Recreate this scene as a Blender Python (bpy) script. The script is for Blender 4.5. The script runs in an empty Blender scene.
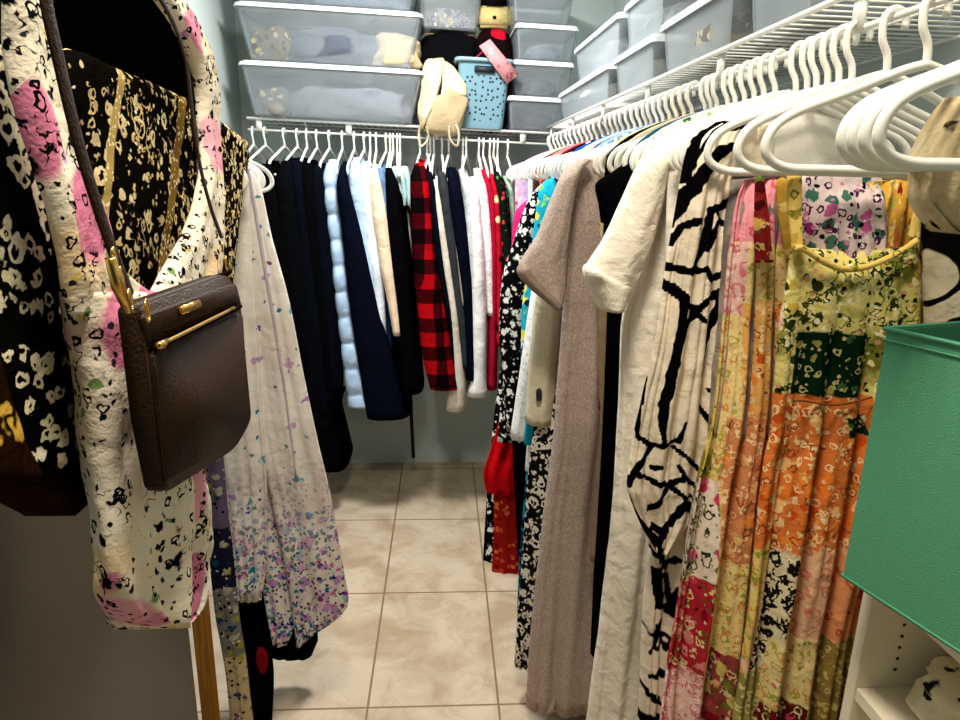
import bpy, bmesh, math, random
from mathutils import Vector, Matrix, noise
random.seed(7)
S = bpy.context.scene
COL = S.collection
PI = math.pi
# ------------------------------------------------------------------ camera
F, H = 660.0, 1.55
PITCH, YAW, ROLL = math.radians(14.7), math.radians(4.1), 0.02
FW = Vector((math.sin(YAW)*math.cos(PITCH), math.cos(YAW)*math.cos(PITCH), -math.sin(PITCH)))
_r0 = Vector((math.cos(YAW), -math.sin(YAW), 0)); _u0 = _r0.cross(FW)
RT = _r0*math.cos(ROLL)+_u0*math.sin(ROLL); UP = _u0*math.cos(ROLL)-_r0*math.sin(ROLL)
CAM = Vector((0, 0, H))
cd = bpy.data.cameras.new('camera'); co = bpy.data.objects.new('camera', cd); COL.objects.link(co)
cd.sensor_width = 36; cd.lens = 36*F/960; cd.clip_start = 0.01
co.matrix_world = Matrix(((RT.x, UP.x, -FW.x, 0), (RT.y, UP.y, -FW.y, 0), (RT.z, UP.z, -FW.z, H), (0, 0, 0, 1)))
S.camera = co
def ray(px, py): return FW+RT*((px-480)/F)+UP*((360-py)/F)
def at(px, py, c, ax=1):
    d = ray(px, py); o = (0, 0, H)[ax]
    return CAM+d*((c-o)/d[ax])
# ------------------------------------------------------------------ materials
def c(r, g, b):
    f = lambda v: (v/255/12.92) if v <= 10 else ((v/255+.055)/1.055)**2.4
    return (f(r), f(g), f(b), 1)
class Mt:
    def __init__(s, name, scale=(1, 1, 1), rot=(0, 0, 0)):
        s.m = bpy.data.materials.new(name); s.m.use_nodes = True
        s.nt = s.m.node_tree; s.nt.nodes.clear()
        s.o = s.n('ShaderNodeOutputMaterial'); s.b = s.n('ShaderNodeBsdfPrincipled')
        s.nt.links.new(s.b.outputs[0], s.o.inputs[0])
        tc = s.n('ShaderNodeTexCoord'); mp = s.n('ShaderNodeMapping')
        mp.inputs['Scale'].default_value = scale; mp.inputs['Rotation'].default_value = rot
        s.l(tc.outputs['Object'], mp.inputs[0]); s.co = mp.outputs[0]; s.raw = tc.outputs['Object']
    def n(s, t): return s.nt.nodes.new(t)
    def l(s, a, b): s.nt.links.new(a, b)
    def put(s, sock, v):
        if isinstance(v, bpy.types.NodeSocket): s.l(v, sock)
        else: sock.default_value = v
    def noise(s, sc, det=2., dist=0., co=None, out=0, off=0.):
        n = s.n('ShaderNodeTexNoise'); n.noise_dimensions = '4D'; n.inputs['W'].default_value = off
        s.l(co or s.co, n.inputs['Vector']); n.inputs['Scale'].default_value = sc
        n.inputs['Detail'].default_value = det; n.inputs['Distortion'].default_value = dist
        return n.outputs[out]
    def voro(s, sc, co=None, rnd=1., off=0.):
        n = s.n('ShaderNodeTexVoronoi'); ad = s.n('ShaderNodeVectorMath'); ad.operation = 'ADD'
        s.l(co or s.co, ad.inputs[0]); ad.inputs[1].default_value = (off*1.31, off*.77, off*2.13); s.l(ad.outputs[0], n.inputs['Vector'])
        n.inputs['Scale'].default_value = sc; n.inputs['Randomness'].default_value = rnd
        return n.outputs['Distance'], n.outputs['Color']
    def math(s, op, a, b=0., cc=0.):
        n = s.n('ShaderNodeMath'); n.operation = op
        s.put(n.inputs[0], a); s.put(n.inputs[1], b); s.put(n.inputs[2], cc); return n.outputs[0]
    def step(s, a, lo, hi):
        n = s.n('ShaderNodeMapRange'); n.interpolation_type = 'SMOOTHSTEP'
        s.put(n.inputs[0], a); n.inputs[1].default_value = lo; n.inputs[2].default_value = hi
        n.inputs[3].default_value = 0; n.inputs[4].default_value = 1; return n.outputs[0]
    def below(s, a, t, soft=.02): return s.math('SUBTRACT', 1., s.step(a, t-soft, t+soft))
    def band(s, a, ce, w, soft=.006): return s.below(s.math('ABSOLUTE', s.math('SUBTRACT', a, ce)), w, soft)
    def mul(s, a, b): return s.math('MULTIPLY', a, b)
    def mix(s, f, a, b):
        n = s.n('ShaderNodeMix'); n.data_type = 'RGBA'; s.put(n.inputs[0], f)
        s.put(n.inputs[6], a); s.put(n.inputs[7], b); return n.outputs[2]
    def sep(s, v):
        n = s.n('ShaderNodeSeparateXYZ'); s.l(v, n.inputs[0]); return n.outputs
    def ramp(s, f, cols):
        n = s.n('ShaderNodeValToRGB'); s.put(n.inputs[0], f); r = n.color_ramp; r.interpolation = 'CONSTANT'
        while len(r.elements) < len(cols): r.elements.new(1)
        for i, cl in enumerate(cols): r.elements[i].position = i/len(cols); r.elements[i].color = cl
        return n.outputs[0]
    def warp(s, co, sc, amt):
        nz = s.noise(sc, 2, out=1, co=co)
        v = s.n('ShaderNodeVectorMath'); v.operation = 'MULTIPLY_ADD'
        s.l(nz, v.inputs[0]); v.inputs[1].default_value = (amt,)*3; s.l(co, v.inputs[2]); return v.outputs[0]
    def fin(s, col, rough=.9, spec=0., bump=.25, bs=300, wr=.4, metal=0., sheen=0.):
        s.put(s.b.inputs['Base Color'], col); s.b.inputs['Roughness'].default_value = rough
        s.b.inputs['Specular IOR Level'].default_value = spec; s.b.inputs['Metallic'].default_value = metal
        s.b.inputs['Sheen Weight'].default_value = sheen
        if bump or wr:
            h = s.math('ADD', s.mul(s.noise(bs, 2, co=s.raw), bump*.004), s.mul(s.noise(26, 3, .6, co=s.raw), wr*.02))
            bp = s.n('ShaderNodeBump'); bp.inputs['Strength'].default_value = .8; bp.inputs['Distance'].default_value = 1
            s.l(h, bp.inputs['Height']); s.l(bp.outputs[0], s.b.inputs['Normal'])
        return s.m
def fab(name, col, rough=.9, var=.12, **k):
    m = Mt(name); d = tuple(v*(1-var) for v in col[:3])+(1,)
    return m.fin(m.mix(m.noise(120, 3), col, d), rough, **k)
def plas(name, col, rough=.35, spec=.5, metal=0.):
    m = Mt(name); return m.fin(col, rough, spec, bump=0, wr=0, metal=metal)
def pat(name, bg, layers, scale=(1, 1, 1), rot=(0, 0, 0), rough=.9, wp=0., **k):
    m = Mt(name, scale, rot); cnt = [0]
    if wp: m.co = m.warp(m.co, 6, wp)
    def lay(col, layers):
        if isinstance(col, list):                       # bands of cloth by height (metres below the origin)
            z = m.sep(m.raw)[2]; z = m.math('ADD', z, m.mul(m.noise(7, 1, co=m.raw), .03)); q = col[0][1]
            for zt, cl in col[1:]: q = m.mix(m.below(z, zt, .003), q, cl)
            col = q
        for L in layers:
            cnt[0] += 1; nb = cnt[0]; t = L[0]; msk = None
            if t == 'M':                                # only below a height, fading in
                msk = m.below(m.sep(m.raw)[2], (L[1]+L[2])/2, abs(L[2]-L[1])/2); L = L[3]; t = L[0]
            if t == 'v':                                # flower heads or leaves: size, radius, share, colours
                _, sc, thr, pr, cols, wp_ = L[:6]
                d, cc = m.voro(sc, m.warp(m.co, sc*1.6, wp_/sc), off=nb*3.1); q = m.sep(cc)
                f = m.mul(m.below(d, thr, .05), m.below(q[0], pr, .001)); x = m.ramp(q[1], cols)
                if len(L) > 6: x = m.mix(m.below(d, thr*.3, .03), x, L[6])
            elif t == 'l':                              # thin drawn lines: scale, width, colour, share
                _, sc, w, x, share = L
                f = m.band(m.noise(sc, 2, .3, off=nb*1.7), .5, w)
                if share < 1: f = m.mul(f, m.below(m.noise(sc*.45, 1, off=nb+9.), .36+.28*share, .02))
            elif t == 'c':                              # curled outlines round cells: scale, radius, width, colour, share
                _, sc, rr, w, x, share = L
                d, cc = m.voro(sc, m.warp(m.co, sc*1.3, 1.1/sc), off=nb*2.7)
                f = m.mul(m.band(d, rr, w, .02), m.below(m.sep(cc)[0], share, .001))
            elif t == 'z':                              # branching stripes
                _, sc, w, x, wp_ = L
                f = m.band(m.noise(sc, 1.5, wp_, off=nb*1.3), .5, w, .008)
            elif t == 'n':                              # cloudy patches
                _, sc, thr, x = L; f = m.below(m.noise(sc, 3, off=nb*2.3), thr, .05)
            elif t == 'q':                              # a sewn patch: edge coordinates top (z, a, b) and bottom (z, a, b), axis, cloth, pattern
                _, tp, bt, ax, bg_, ly = L; xyz = m.sep(m.raw); z = xyz[2]; h = tp[0]-bt[0]
                z = m.math('ADD', z, m.mul(m.math('SUBTRACT', m.noise(9, 1, co=m.raw), .5), .016))
                u = m.math('DIVIDE', m.math('SUBTRACT', tp[0], z), h)
                e0 = m.math('MULTIPLY_ADD', u, bt[1]-tp[1], tp[1]); e1 = m.math('MULTIPLY_ADD', u, bt[2]-tp[2], tp[2])
                f = m.mul(m.step(m.math('SUBTRACT', xyz[ax], e0), -.001, .001), m.step(m.math('SUBTRACT', e1, xyz[ax]), -.001, .001))
                f = m.mul(f, m.mul(m.below(z, tp[0], .002), m.step(z, bt[0]-.002, bt[0]+.002))); x = lay(bg_, ly)
            if msk: f = m.mul(f, msk)
            col = m.mix(f, col, x)
        return col
    return m.fin(lay(bg, layers), rough, **k)
def patch(org, P, ax, tp, bt, bg, layers):
    """a patch from its corners on the garment's plane: tp/bt = (y, left, right)"""
    i = 0 if ax == 1 else 1; r = []
    for y, a, b in (tp, bt):
        A_, B_ = at(a, y, P, ax)-Vector(org), at(b, y, P, ax)-Vector(org); r.append(((A_.z+B_.z)/2, A_[i], B_[i]))
    return ('q', r[0], r[1], i, bg, layers)
# ------------------------------------------------------------------ object helpers
def link(name, bm, mat, parent=None, loc=None, smooth=True):
    me = bpy.data.meshes.new(name); bmesh.ops.recalc_face_normals(bm, faces=bm.faces); bm.to_mesh(me); bm.free()
    for p in me.polygons: p.use_smooth = smooth
    me.materials.append(mat); o = bpy.data.objects.new(name, me); COL.objects.link(o)
    if parent: o.parent = parent
    if loc: o.location = loc
    return o
def tag(o, label, cat, group=None, kind=None):
    if label: o['label'] = label
    if cat: o['category'] = cat
    if group: o['group'] = group
    if kind: o['kind'] = kind
    return o
def thing(name, label, cat, loc=(0, 0, 0), group=None, rot=(0, 0, 0)):
    o = bpy.data.objects.new(name, None); o.empty_display_size = .05; COL.objects.link(o)
    o.location = loc; o.rotation_euler = rot; return tag(o, label, cat, group)
def copy_tree(o, parent=None):
    q = o.copy(); COL.objects.link(q); q.parent = parent
    for ch in [x for x in COL.objects if x.parent == o]: copy_tree(ch, q)
    return q
def box(bm, lo, hi, bev=0.):
    r = bmesh.ops.create_cube(bm, size=1)['verts']
    for v in r: v.co = Vector([lo[i]+(v.co[i]+.5)*(hi[i]-lo[i]) for i in range(3)])
    if bev:
        es = list({e for v in r for e in v.link_edges})
        bmesh.ops.bevel(bm, geom=es, offset=bev, segments=2, affect='EDGES')
    return bm
def boxm(lo, hi, bev=0.): return box(bmesh.new(), lo, hi, bev)
def tube(bm, path, rad, n=8, closed=False, flat=1., up=None):
    P = [Vector(p) for p in path]; N = len(P); rings = []; ref = Vector(up) if up else None
    for i in range(N):
        a = P[(i-1) % N] if closed or i else P[0]; b = P[(i+1) % N] if closed or i < N-1 else P[-1]
        t = (b-a).normalized()
        if ref is None: ref = t.orthogonal()
        u = (ref-t*ref.dot(t)); u = u.normalized() if u.length > 1e-6 else t.orthogonal().normalized()
        if not up: ref = u
        w = t.cross(u); r = rad[i] if isinstance(rad, (list, tuple)) else rad
        rings.append([bm.verts.new(P[i]+u*(r*math.cos(2*PI*k/n))+w*(r*flat*math.sin(2*PI*k/n))) for k in range(n)])
    for i in range(N if closed else N-1):
        A, B = rings[i], rings[(i+1) % N]
        for k in range(n): bm.faces.new((A[k], A[(k+1) % n], B[(k+1) % n], B[k]))
    if not closed: bm.faces.new(rings[0]); bm.faces.new(rings[-1][::-1])
    return bm
def tubem(path, rad, **k): return tube(bmesh.new(), path, rad, **k)
def spline(P, n=8):
    P = [Vector(p) for p in P]; out = []
    for i in range(len(P)-1):
        a, b, d, e = P[max(i-1, 0)], P[i], P[i+1], P[min(i+2, len(P)-1)]
        for k in range(n):
            t = k/n; out.append(.5*((2*b)+(d-a)*t+(2*a-5*b+4*d-e)*t*t+(3*b-a-3*d+e)*t**3))
    return out+[P[-1]]
def sst(a, b, x):
    t = min(1, max(0, (x-a)/(b-a))); return t*t*(3-2*t)
def herm(rows, y):
    n = len(rows); i = 0
    while i < n-2 and y > rows[i+1][0]: i += 1
    A, B = rows[i], rows[i+1]; h = B[0]-A[0]; t = (y-A[0])/h
    out = []
    for k in range(1, len(A)):
        sl = lambda j: (rows[j+1][k]-rows[j][k])/(rows[j+1][0]-rows[j][0])
        s0 = sl(i); m0 = s0 if i == 0 else (0 if sl(i-1)*s0 <= 0 else 2*sl(i-1)*s0/(sl(i-1)+s0))
        m1 = s0 if i+2 >= n else (0 if sl(i+1)*s0 <= 0 else 2*sl(i+1)*s0/(sl(i+1)+s0))
        out.append((2*t**3-3*t*t+1)*A[k]+(t**3-2*t*t+t)*h*m0+(-2*t**3+3*t*t)*B[k]+(t**3-t*t)*h*m1)
    return out
def ink(lines, x, y):
    """how much a drawn stripe covers a point of the cloth; a stripe is (width at start, width at end, points)"""
    m = 0.
    for w0, w1, P in lines:
        w0, w1 = w0*1.35, w1*1.35
        n = len(P)-1
        for i in range(n):
            (ax, ay), (bx, by) = P[i], P[i+1]; dx, dy = bx-ax, by-ay
            t = min(1, max(0, ((x-ax)*dx+(y-ay)*dy)/(dx*dx+dy*dy))); g = (i+t)/n
            w = (w0+(w1-w0)*g)*(.85+.35*noise.noise(Vector((x*.11, y*.11, 4.))))
            m = max(m, 1-sst(w/2-.6, w/2+.6, math.hypot(x-ax-dx*t, y-ay-dy*t)))
    return m
def loft(rows, P, org, ax=1, T=.04, T0=.35, tv=.12, amp=0., nf=5., ph=0., nu=56, nv=32, e=.8, wr=.003, back=0., dip=0., puff=0, flare=0., av=.35, lines=None):
    """a cloth form: outline rows (y, left, right) taken on a plane, with its own thickness T and folds; vertices relative to org"""
    if not isinstance(P, tuple): P = (P, P)
    bm = bmesh.new(); rings = []; lay = bm.verts.layers.float.new('print') if lines else None; org = Vector(org); y0, y1 = rows[0][0], rows[-1][0]; prevn = None
    for j in range(nv+1):
        v = j/nv; y = y0+(y1-y0)*v; L, R = herm(rows, y)[:2]
        lx, rx = L, R; L = at(L, y, P[0], ax); R = at(R, y, P[1], ax); d = R-L
        n = Vector((d.y, -d.x, 0)); n = n.normalized() if n.length > 1e-4 else prevn
        if n.dot(CAM-(L+R)/2) < 0: n = -n
        prevn = n; C = (L+R)/2-n*back; t = T*(T0+(1-T0)*sst(0, tv, v))*(1+flare*v)
        if puff:
            q = abs(math.sin(PI*puff*v))**.45; t *= .62+.42*q; d = d*(.80+.22*q)
        A = amp*(av+(1-av)*sst(0, .6, v)); ring = []
        for k in range(nu):
            a = 2*PI*k/nu; ca, sa = math.cos(a), math.sin(a)
            ex = math.copysign(abs(ca)**e, ca); ey = math.copysign(abs(sa)**e, sa); u = (ex+1)/2
            f = 0
            if amp:
                g1 = abs(math.sin(PI*(nf*u+ph+.18*math.sin(3*v+ph)))); g2 = abs(math.sin(PI*(nf*1.73*u+1.3*ph+.25*v)))
                f = (2*g1**.7-1.2)*.68+(2*g2**.8-1.2)*.32
            p = C+d*(ex/2)+n*(t*ey+A*f)
            if wr: p += n*(wr*noise.noise(p*9))+n*(wr*.5*noise.noise(p*27))
            if dip: p.z -= dip*(1-(2*u-1)**2)*(1-v)**3*(1 if ey > 0 else .25)
            ring.append(bm.verts.new(p-org))
            if lines: ring[-1][lay] = ink(lines, lx+(rx-lx)*u, y)
        rings.append(ring)
    for j in range(nv):
        A, B = rings[j], rings[j+1]
        for k in range(nu): bm.faces.new((A[k], A[(k+1) % nu], B[(k+1) % nu], B[k]))
    for ring, up in ((rings[0], .004), (rings[-1], .02)):
        cv = bm.verts.new(sum((q.co for q in ring), Vector())/nu+Vector((0, 0, up)))
        for k in range(nu): bm.faces.new((ring[k], ring[(k+1) % nu], cv))
    return bm
def garment(name, label, cat, mat, parts, group=None, loc=None):
    """parts: (part name, rows, plane, options[, material]); the root is an Empty at the garment's neck"""
    _, r, P, kw = parts[0][:4]; P0 = P[0] if isinstance(P, tuple) else P
    loc = loc or at((r[0][1]+r[0][2])/2, r[0][0], P0, kw.get('ax', 1))
    if len(parts) == 1:
        return tag(link(name, loft(r, P, loc, **kw), mat, loc=loc), label, cat, group)
    t = thing(name, label, cat, loc, group)
    for p in parts:
        o = link(p[0], loft(p[1], p[2], loc, **p[3]), p[4] if len(p) > 4 else mat, t)
        if len(p) > 5: o['label'] = p[5]
    return t
def slab(pts, nrm, th, bev=.004):
    """a closed outline of points given thickness th against nrm"""
    bm = bmesh.new(); nrm = Vector(nrm).normalized()
    f = bm.faces.new([bm.verts.new(Vector(p)) for p in pts])
    g = bmesh.ops.extrude_face_region(bm, geom=[f])
    for v in [q for q in g['geom'] if isinstance(q, bmesh.types.BMVert)]: v.co -= nrm*th
    if bev: bmesh.ops.bevel(bm, geom=list(bm.edges), offset=bev, segments=3, affect='EDGES', clamp_overlap=True)
    return bm
# ------------------------------------------------------------------ room
WX0, WX1, WY0, WY1, WZ = -.96, .95, -1.1, 3.56, 2.75
wallm = fab('painted_wall', c(196, 208, 206), rough=.7, var=.03, bump=.3, bs=180, wr=0)
def struct(name, bm, m, loc=None, smooth=False): return tag(link(name, bm, m, loc=loc, smooth=smooth), None, None, kind='structure')
struct('wall_left', boxm((WX0-.1, WY0, 0), (WX0, WY1, WZ)), wallm)
bm = boxm((WX1+.03, WY0, 0), (WX1+.13, WY1, WZ))
for v in bm.verts: v.co.x -= .027*v.co.y
struct('wall_right', bm, wallm)
struct('wall_back', boxm((WX0-.1, WY1, 0), (WX1+.1, WY1+.1, WZ)), wallm)
struct('ceiling', boxm((WX0-.1, WY0, WZ), (WX1+.1, WY1+.1, WZ+.1)), fab('ceiling_paint', c(232, 234, 230), var=.02, wr=0))
m = Mt('floor_tile', rot=(0, 0, .012)); x, y, z = m.sep(m.co)
def grid(v, off, per):
    f = m.math('FRACT', m.math('DIVIDE', m.math('SUBTRACT', v, off), per))
    return m.mul(m.math('MINIMUM', f, m.math('SUBTRACT', 1., f)), per), m.math('FLOOR', m.math('DIVIDE', m.math('SUBTRACT', v, off), per))
gx, ix = grid(x, -.222, .402); gy, iy = grid(y, 1.70, .59)
gro = m.below(m.math('MINIMUM', gx, gy), .0035, .0012)
mott = m.mix(m.step(m.noise(7, 6, .8), .35, .68), c(202, 187, 163), c(172, 151, 124))
mott = m.mix(m.mul(m.band(m.noise(5, 5, 1.2, off=4), .5, .01, .02), .25), mott, c(150, 126, 100))
mott = m.mix(m.mul(m.math('FRACT', m.math('MULTIPLY', m.math('SINE', m.math('MULTIPLY_ADD', ix, 12.9, m.mul(iy, 78.2))), 43.7)), .16), mott, c(208, 195, 174))
fm = m.fin(m.mix(gro, mott, c(132, 108, 82)), .42, .4, bump=.1, bs=60, wr=.03)
struct('floor', boxm((WX0-.1, WY0, -.06), (WX1+.1, WY1+.1, 0)), fm)
# ------------------------------------------------------------------ wire shelves
white = plas('white_coated_wire', c(232, 232, 226), .35)
def wire_shelf(label, L, D, loc, rot):
    """local x along the wall, local y from lip (0) to wall (D), z 0 = top of the deck"""
    t = thing('wire_shelf', label, 'shelf', loc, None, rot)
    bm = bmesh.new(); n = int(L/.03)
    for i in range(n+1): tube(bm, [(i*L/n, .0, -.002), (i*L/n, D, -.002)], .0017, n=5)
    for yy in (D*.45, D*.97): tube(bm, [(0, yy, -.006), (L, yy, -.006)], .003, n=6)
    link('wire_deck', bm, white, t)
    link('front_lip', tubem([(0, 0, 0), (L, 0, 0)], .0055), white, t)
    link('hanging_rod', tubem([(0, .012, -.048), (L, .012, -.048)], .005), white, t)
    k = max(2, int(L/.42))
    for i in range(k+1):
        xx = .05+(L-.1)*i/k
        link('rod_bracket', boxm((xx-.013, .004, -.052), (xx+.013, .011, .004), .0015), white, t)
    for xx in (.25, L-.25): link('support_arm', tubem([(xx, .03, -.008), (xx, D, -.13)], .004), white, t)
    return t
TILT = .024
RZ = 1.81
SB = wire_shelf('long white wire shelf along the back wall above the dark jackets', 1.70, .355, (-.84, 3.2, 1.829), (0, TILT, 0))
RA = math.atan(.027)                                   # the right wall is not quite square to the back wall
def XRod(Y): return .62-.027*Y
SR = wire_shelf('white wire shelf on the right wall carrying the shallow clear bins', 3.15, .335, (XRod(3.2)-.012, 3.20, 1.822), (0, 0, -PI/2+RA))
def bz(x): return 1.829-TILT*(x+.84)+.004
# ------------------------------------------------------------------ clear bins
def clear(name, col, alpha, rough=.25):
    m = Mt(name); tr = m.n('ShaderNodeBsdfTransparent'); mx = m.n('ShaderNodeMixShader')
    m.b.inputs['Base Color'].default_value = col; m.b.inputs['Roughness'].default_value = rough
    m.b.inputs['Specular IOR Level'].default_value = .6
    fr = m.n('ShaderNodeFresnel'); fr.inputs[0].default_value = 1.4
    cl = m.noise(9, 3, .4)
    m.put(mx.inputs[0], m.math('MINIMUM', 1., m.math('ADD', m.math('ADD', alpha-.1, m.mul(cl, .2)), m.mul(fr.outputs[0], .5))))
    m.l(tr.outputs[0], mx.inputs[1]); m.l(m.b.outputs[0], mx.inputs[2]); m.l(mx.outputs[0], m.o.inputs[0]); return m.m
frost = clear('frosted_clear_plastic', c(184, 194, 200), .17)
lidm = clear('translucent_lid_plastic', c(240, 244, 246), .84)
def tub(bm, lo, hi, taper, th=.004, r=.03):
    def ring(z, k, ins):
        cx, cy = (lo[0]+hi[0])/2, (lo[1]+hi[1])/2; a = (hi[0]-lo[0])/2*k-ins; b = (hi[1]-lo[1])/2*k-ins; out = []
        for q, (sx, sy) in enumerate(((1, 1), (-1, 1), (-1, -1), (1, -1))):
            for s in range(5):
                an = PI/2*(q+s/4); out.append(bm.verts.new((cx+sx*(a-r)+r*math.cos(an), cy+sy*(b-r)+r*math.sin(an), z)))
        return out
    hh = hi[2]-lo[2]
    R = [ring(lo[2], taper-.03, 0), ring(lo[2]+.012, taper, 0)]
    for i in (.3, .6, .92): R.append(ring(lo[2]+hh*i, taper+(1-taper)*i*.94, 0))
    R += [ring(hi[2], taper+(1-taper)*.94, 0), ring(hi[2], taper+(1-taper)*.94, th), ring(lo[2]+.006+th, taper, th)]
    for A, B in zip(R, R[1:]):
        n = len(A)
        for k in range(n): bm.faces.new((A[k], A[(k+1) % n], B[(k+1) % n], B[k]))
    bm.faces.new(R[0]); bm.faces.new(R[-1]); return bm
def bin_(label, size, loc, rot=(0, 0, 0), group=None, taper=.88, lid=True, mat=None, r=.03):
    """clear tub with lid; loc = middle of its base"""
    t = thing('storage_bin', label, 'storage bin', loc, group, rot); w, d, h = size
    link('tub', tub(bmesh.new(), (-w/2, -d/2, 0), (w/2, d/2, h-.012), taper, r=r), mat or frost, t, smooth=False)
    bm = bmesh.new(); tub(bm, (-w/2-.006, -d/2-.006, 0), (w/2+.006, d/2+.006, .02), .985, r=r)
    bmesh.ops.scale(bm, vec=(1, 1, -1), verts=bm.verts); bmesh.ops.translate(bm, vec=(0, 0, h), verts=bm.verts)
    if lid:
        link('lid', bm, lidm, t, smooth=False)
    else: bm.free()
    return t
def lump(name, label, cat, mat, loc, size, rot=0, seed=0, group=None):
    bm = bmesh.new(); bmesh.ops.create_icosphere(bm, subdivisions=4, radius=1)
    for v in bm.verts:
        p = v.co.copy(); k = 1+.28*noise.noise(p*1.7+Vector((seed, 0, 0)))+.1*noise.noise(p*4.5+Vector((seed, 3, 0)))
        p = Vector([math.copysign(abs(q)**.72, q) for q in p])*k
        v.co = Vector((p.x*size[0]/2, p.y*size[1]/2, max(p.z, -.8)*size[2]/2))
    z = min(v.co.z for v in bm.verts); bmesh.ops.translate(bm, vec=(0, 0, -z), verts=bm.verts)
    o = tag(link(name, bm, mat, loc=loc), label, cat, group); o.rotation_euler = (0, 0, rot); return o
rt = (0, TILT, 0); bc = -.455; by = 3.335
w0, w1 = .80, .80; hb = (.232, .232, .19); zz = bz(bc)
BL = ['large clear underbed bin resting on the back wire shelf', 'large clear bin stacked in the middle of three on the back shelf', 'topmost clear bin of the tall back stack, cut off by the photo edge']
binz = []
for i in range(3): binz.append(zz); bin_(BL[i], (w0, .36, hb[i]-.002), (bc-.004*i, by, zz), rt, 'large clear bins stacked on the back shelf'); zz += hb[i]
grey = fab('slate_cloth', c(92, 98, 110)); tan = pat('gold_trim_cloth', c(120, 100, 70), [('v', 40, .45, .6, [c(214, 190, 130), c(60, 46, 34)], .6)])
cream = fab('cream_canvas', c(226, 214, 190)); black = fab('black_cloth', c(13, 13, 16), var=.3); navy = fab('navy_cloth', c(10, 13, 26))
lump('folded_cloth', 'crumpled slate grey cloth in the middle of the middle large bin', 'clothes', grey, (bc+.02, by-.05, binz[1]+.008), (.46, .22, .17), seed=1)
lump('folded_cloth', 'gold patterned cloth at the left end of the middle large bin', 'clothes', tan, (bc-.27, by-.07, binz[1]+.008), (.19, .18, .17), seed=2)
lump('folded_cloth', 'beige cloth bunched at the right end of the middle large bin', 'clothes', fab('beige_cloth', c(190, 174, 140)), (bc+.275, by-.07, binz[1]+.008), (.24, .18, .15), seed=3)
lump('folded_cloth', 'pale grey cloth spread along the lowest large bin', 'clothes', fab('pale_grey_cloth', c(150, 154, 164)), (bc+.05, by-.03, binz[0]+.008), (.54, .24, .17), seed=4)
lump('folded_cloth', 'mixed gold and grey cloth at the left of the lowest large bin', 'clothes', pat('grey_mix', c(130, 128, 124), [('v', 30, .4, .5, [c(220, 200, 160), c(60, 60, 70)], .5)]), (bc-.27, by-.07, binz[0]+.008), (.17, .18, .15), seed=5)
lump('folded_cloth', 'slate blue cloth inside the topmost large bin', 'clothes', fab('slate_blue', c(96, 112, 130)), (bc+.1, by, binz[2]+.008), (.5, .24, .12), seed=6)
# right hand stack of four shoe-box bins at the back
zz = bz(.48)
SL = ['bottom clear shoebox bin in the stack of four in the back right corner', 'second clear shoebox bin from the bottom of the corner stack', 'third clear shoebox bin up the corner stack', 'top clear shoebox bin of the corner stack']
gk = fab('dark_slate', c(70, 76, 90)); px4 = (.475, .49, .50, .48)
for i in range(4):
    bin_(SL[i], (.275, .30, .149), (px4[i]-.005, 3.33, zz), rt, 'four shoebox bins stacked in the back right corner', r=.02)
    if i < 3: lump('folded_cloth', ['dark slate cloth filling the bottom shoebox bin', 'grey cloth filling the second shoebox bin', 'pale blue grey cloth in the third shoebox bin'][i], 'clothes', [gk, grey, fab('blue_grey', c(140, 152, 166))][i], (px4[i]-.005, 3.33, zz+.008), (.17, .19, .085), seed=10+i)
    zz += .151
# black duffel, small clear bin, purse, basket, tote between the two stacks
X = lambda px, py, Y: at(px, py, Y)
zb = bz(.06)
t = thing('duffel_bag', 'black soft duffel lying on the back shelf under a small clear bin', 'bag', (.075, 3.40, bz(.075)))
def pillow(w, d, h, e=.55, n=28, mseed=0, amp=.05):
    bm = bmesh.new(); bmesh.ops.create_uvsphere(bm, u_segments=n*2, v_segments=n, radius=1)
    for v in bm.verts:
        p = v.co; k = 1+amp*noise.noise(p*2.3+Vector((mseed, 1, 2)))
        v.co = Vector((math.copysign(abs(p.x)**e, p.x)*w/2*k, math.copysign(abs(p.y)**e, p.y)*d/2*k, (math.copysign(abs(p.z)**e, p.z)*k*.5+.5)*h))
    z = min(v.co.z for v in bm.verts); bmesh.ops.translate(bm, vec=(0, 0, -z+.001), verts=bm.verts); return bm
link('body', pillow(.34, .22, .425, mseed=3), black, t)
link('zipper', tubem(spline([(-.14, -.03, .421), (0, -.03, .426), (.14, -.03, .421)]), .003), plas('dull_brass', c(150, 126, 70), .4, metal=.8), t)
link('handle', tubem(spline([(-.10, -.10, .38), (-.09, -.125, .31), (.0, -.13, .28), (.09, -.125, .31), (.10, -.10, .38)]), .006, flat=.4), black, t)
bin_('small clear bin of jewellery balanced on the black duffel', (.295, .2, .19), (.065, 3.41, bz(.065)+.435), rt, r=.025)
lump('jewellery_pile', 'tangle of gold and silver trinkets inside the small clear bin', 'jewellery', pat('trinket_mix', c(160, 160, 170), [('v', 45, .5, .7, [c(226, 204, 150), c(90, 92, 110), c(240, 236, 224)], .5), ('l', 40, .02, c(70, 60, 50), 1)], rough=.4), (.065, 3.40, bz(.065)+.444), (.2, .12, .1), seed=21)
t = thing('purse', 'small yellow and black structured purse on top of the dark red pouch', 'purse', (.275, 3.40, bz(.275)+.465))
gold = plas('brass', c(206, 170, 96), .3, metal=.9); ylw = pat('yellow_leather', c(224, 204, 138), [('n', 8, .45, c(198, 172, 96))], rough=.5)
link('body', boxm((-.078, -.05, 0), (.078, .05, .09), .014), ylw, t); fl = link('flap', boxm((-.06, -.054, .07), (.06, .045, .15), .02), fab('black_leather', c(16, 14, 14), rough=.4), t)
link('clasp', boxm((-.008, -.058, .032), (.008, -.05, .045), .002), plas('dark_metal', c(40, 34, 28), .3, metal=.8), fl)
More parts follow.
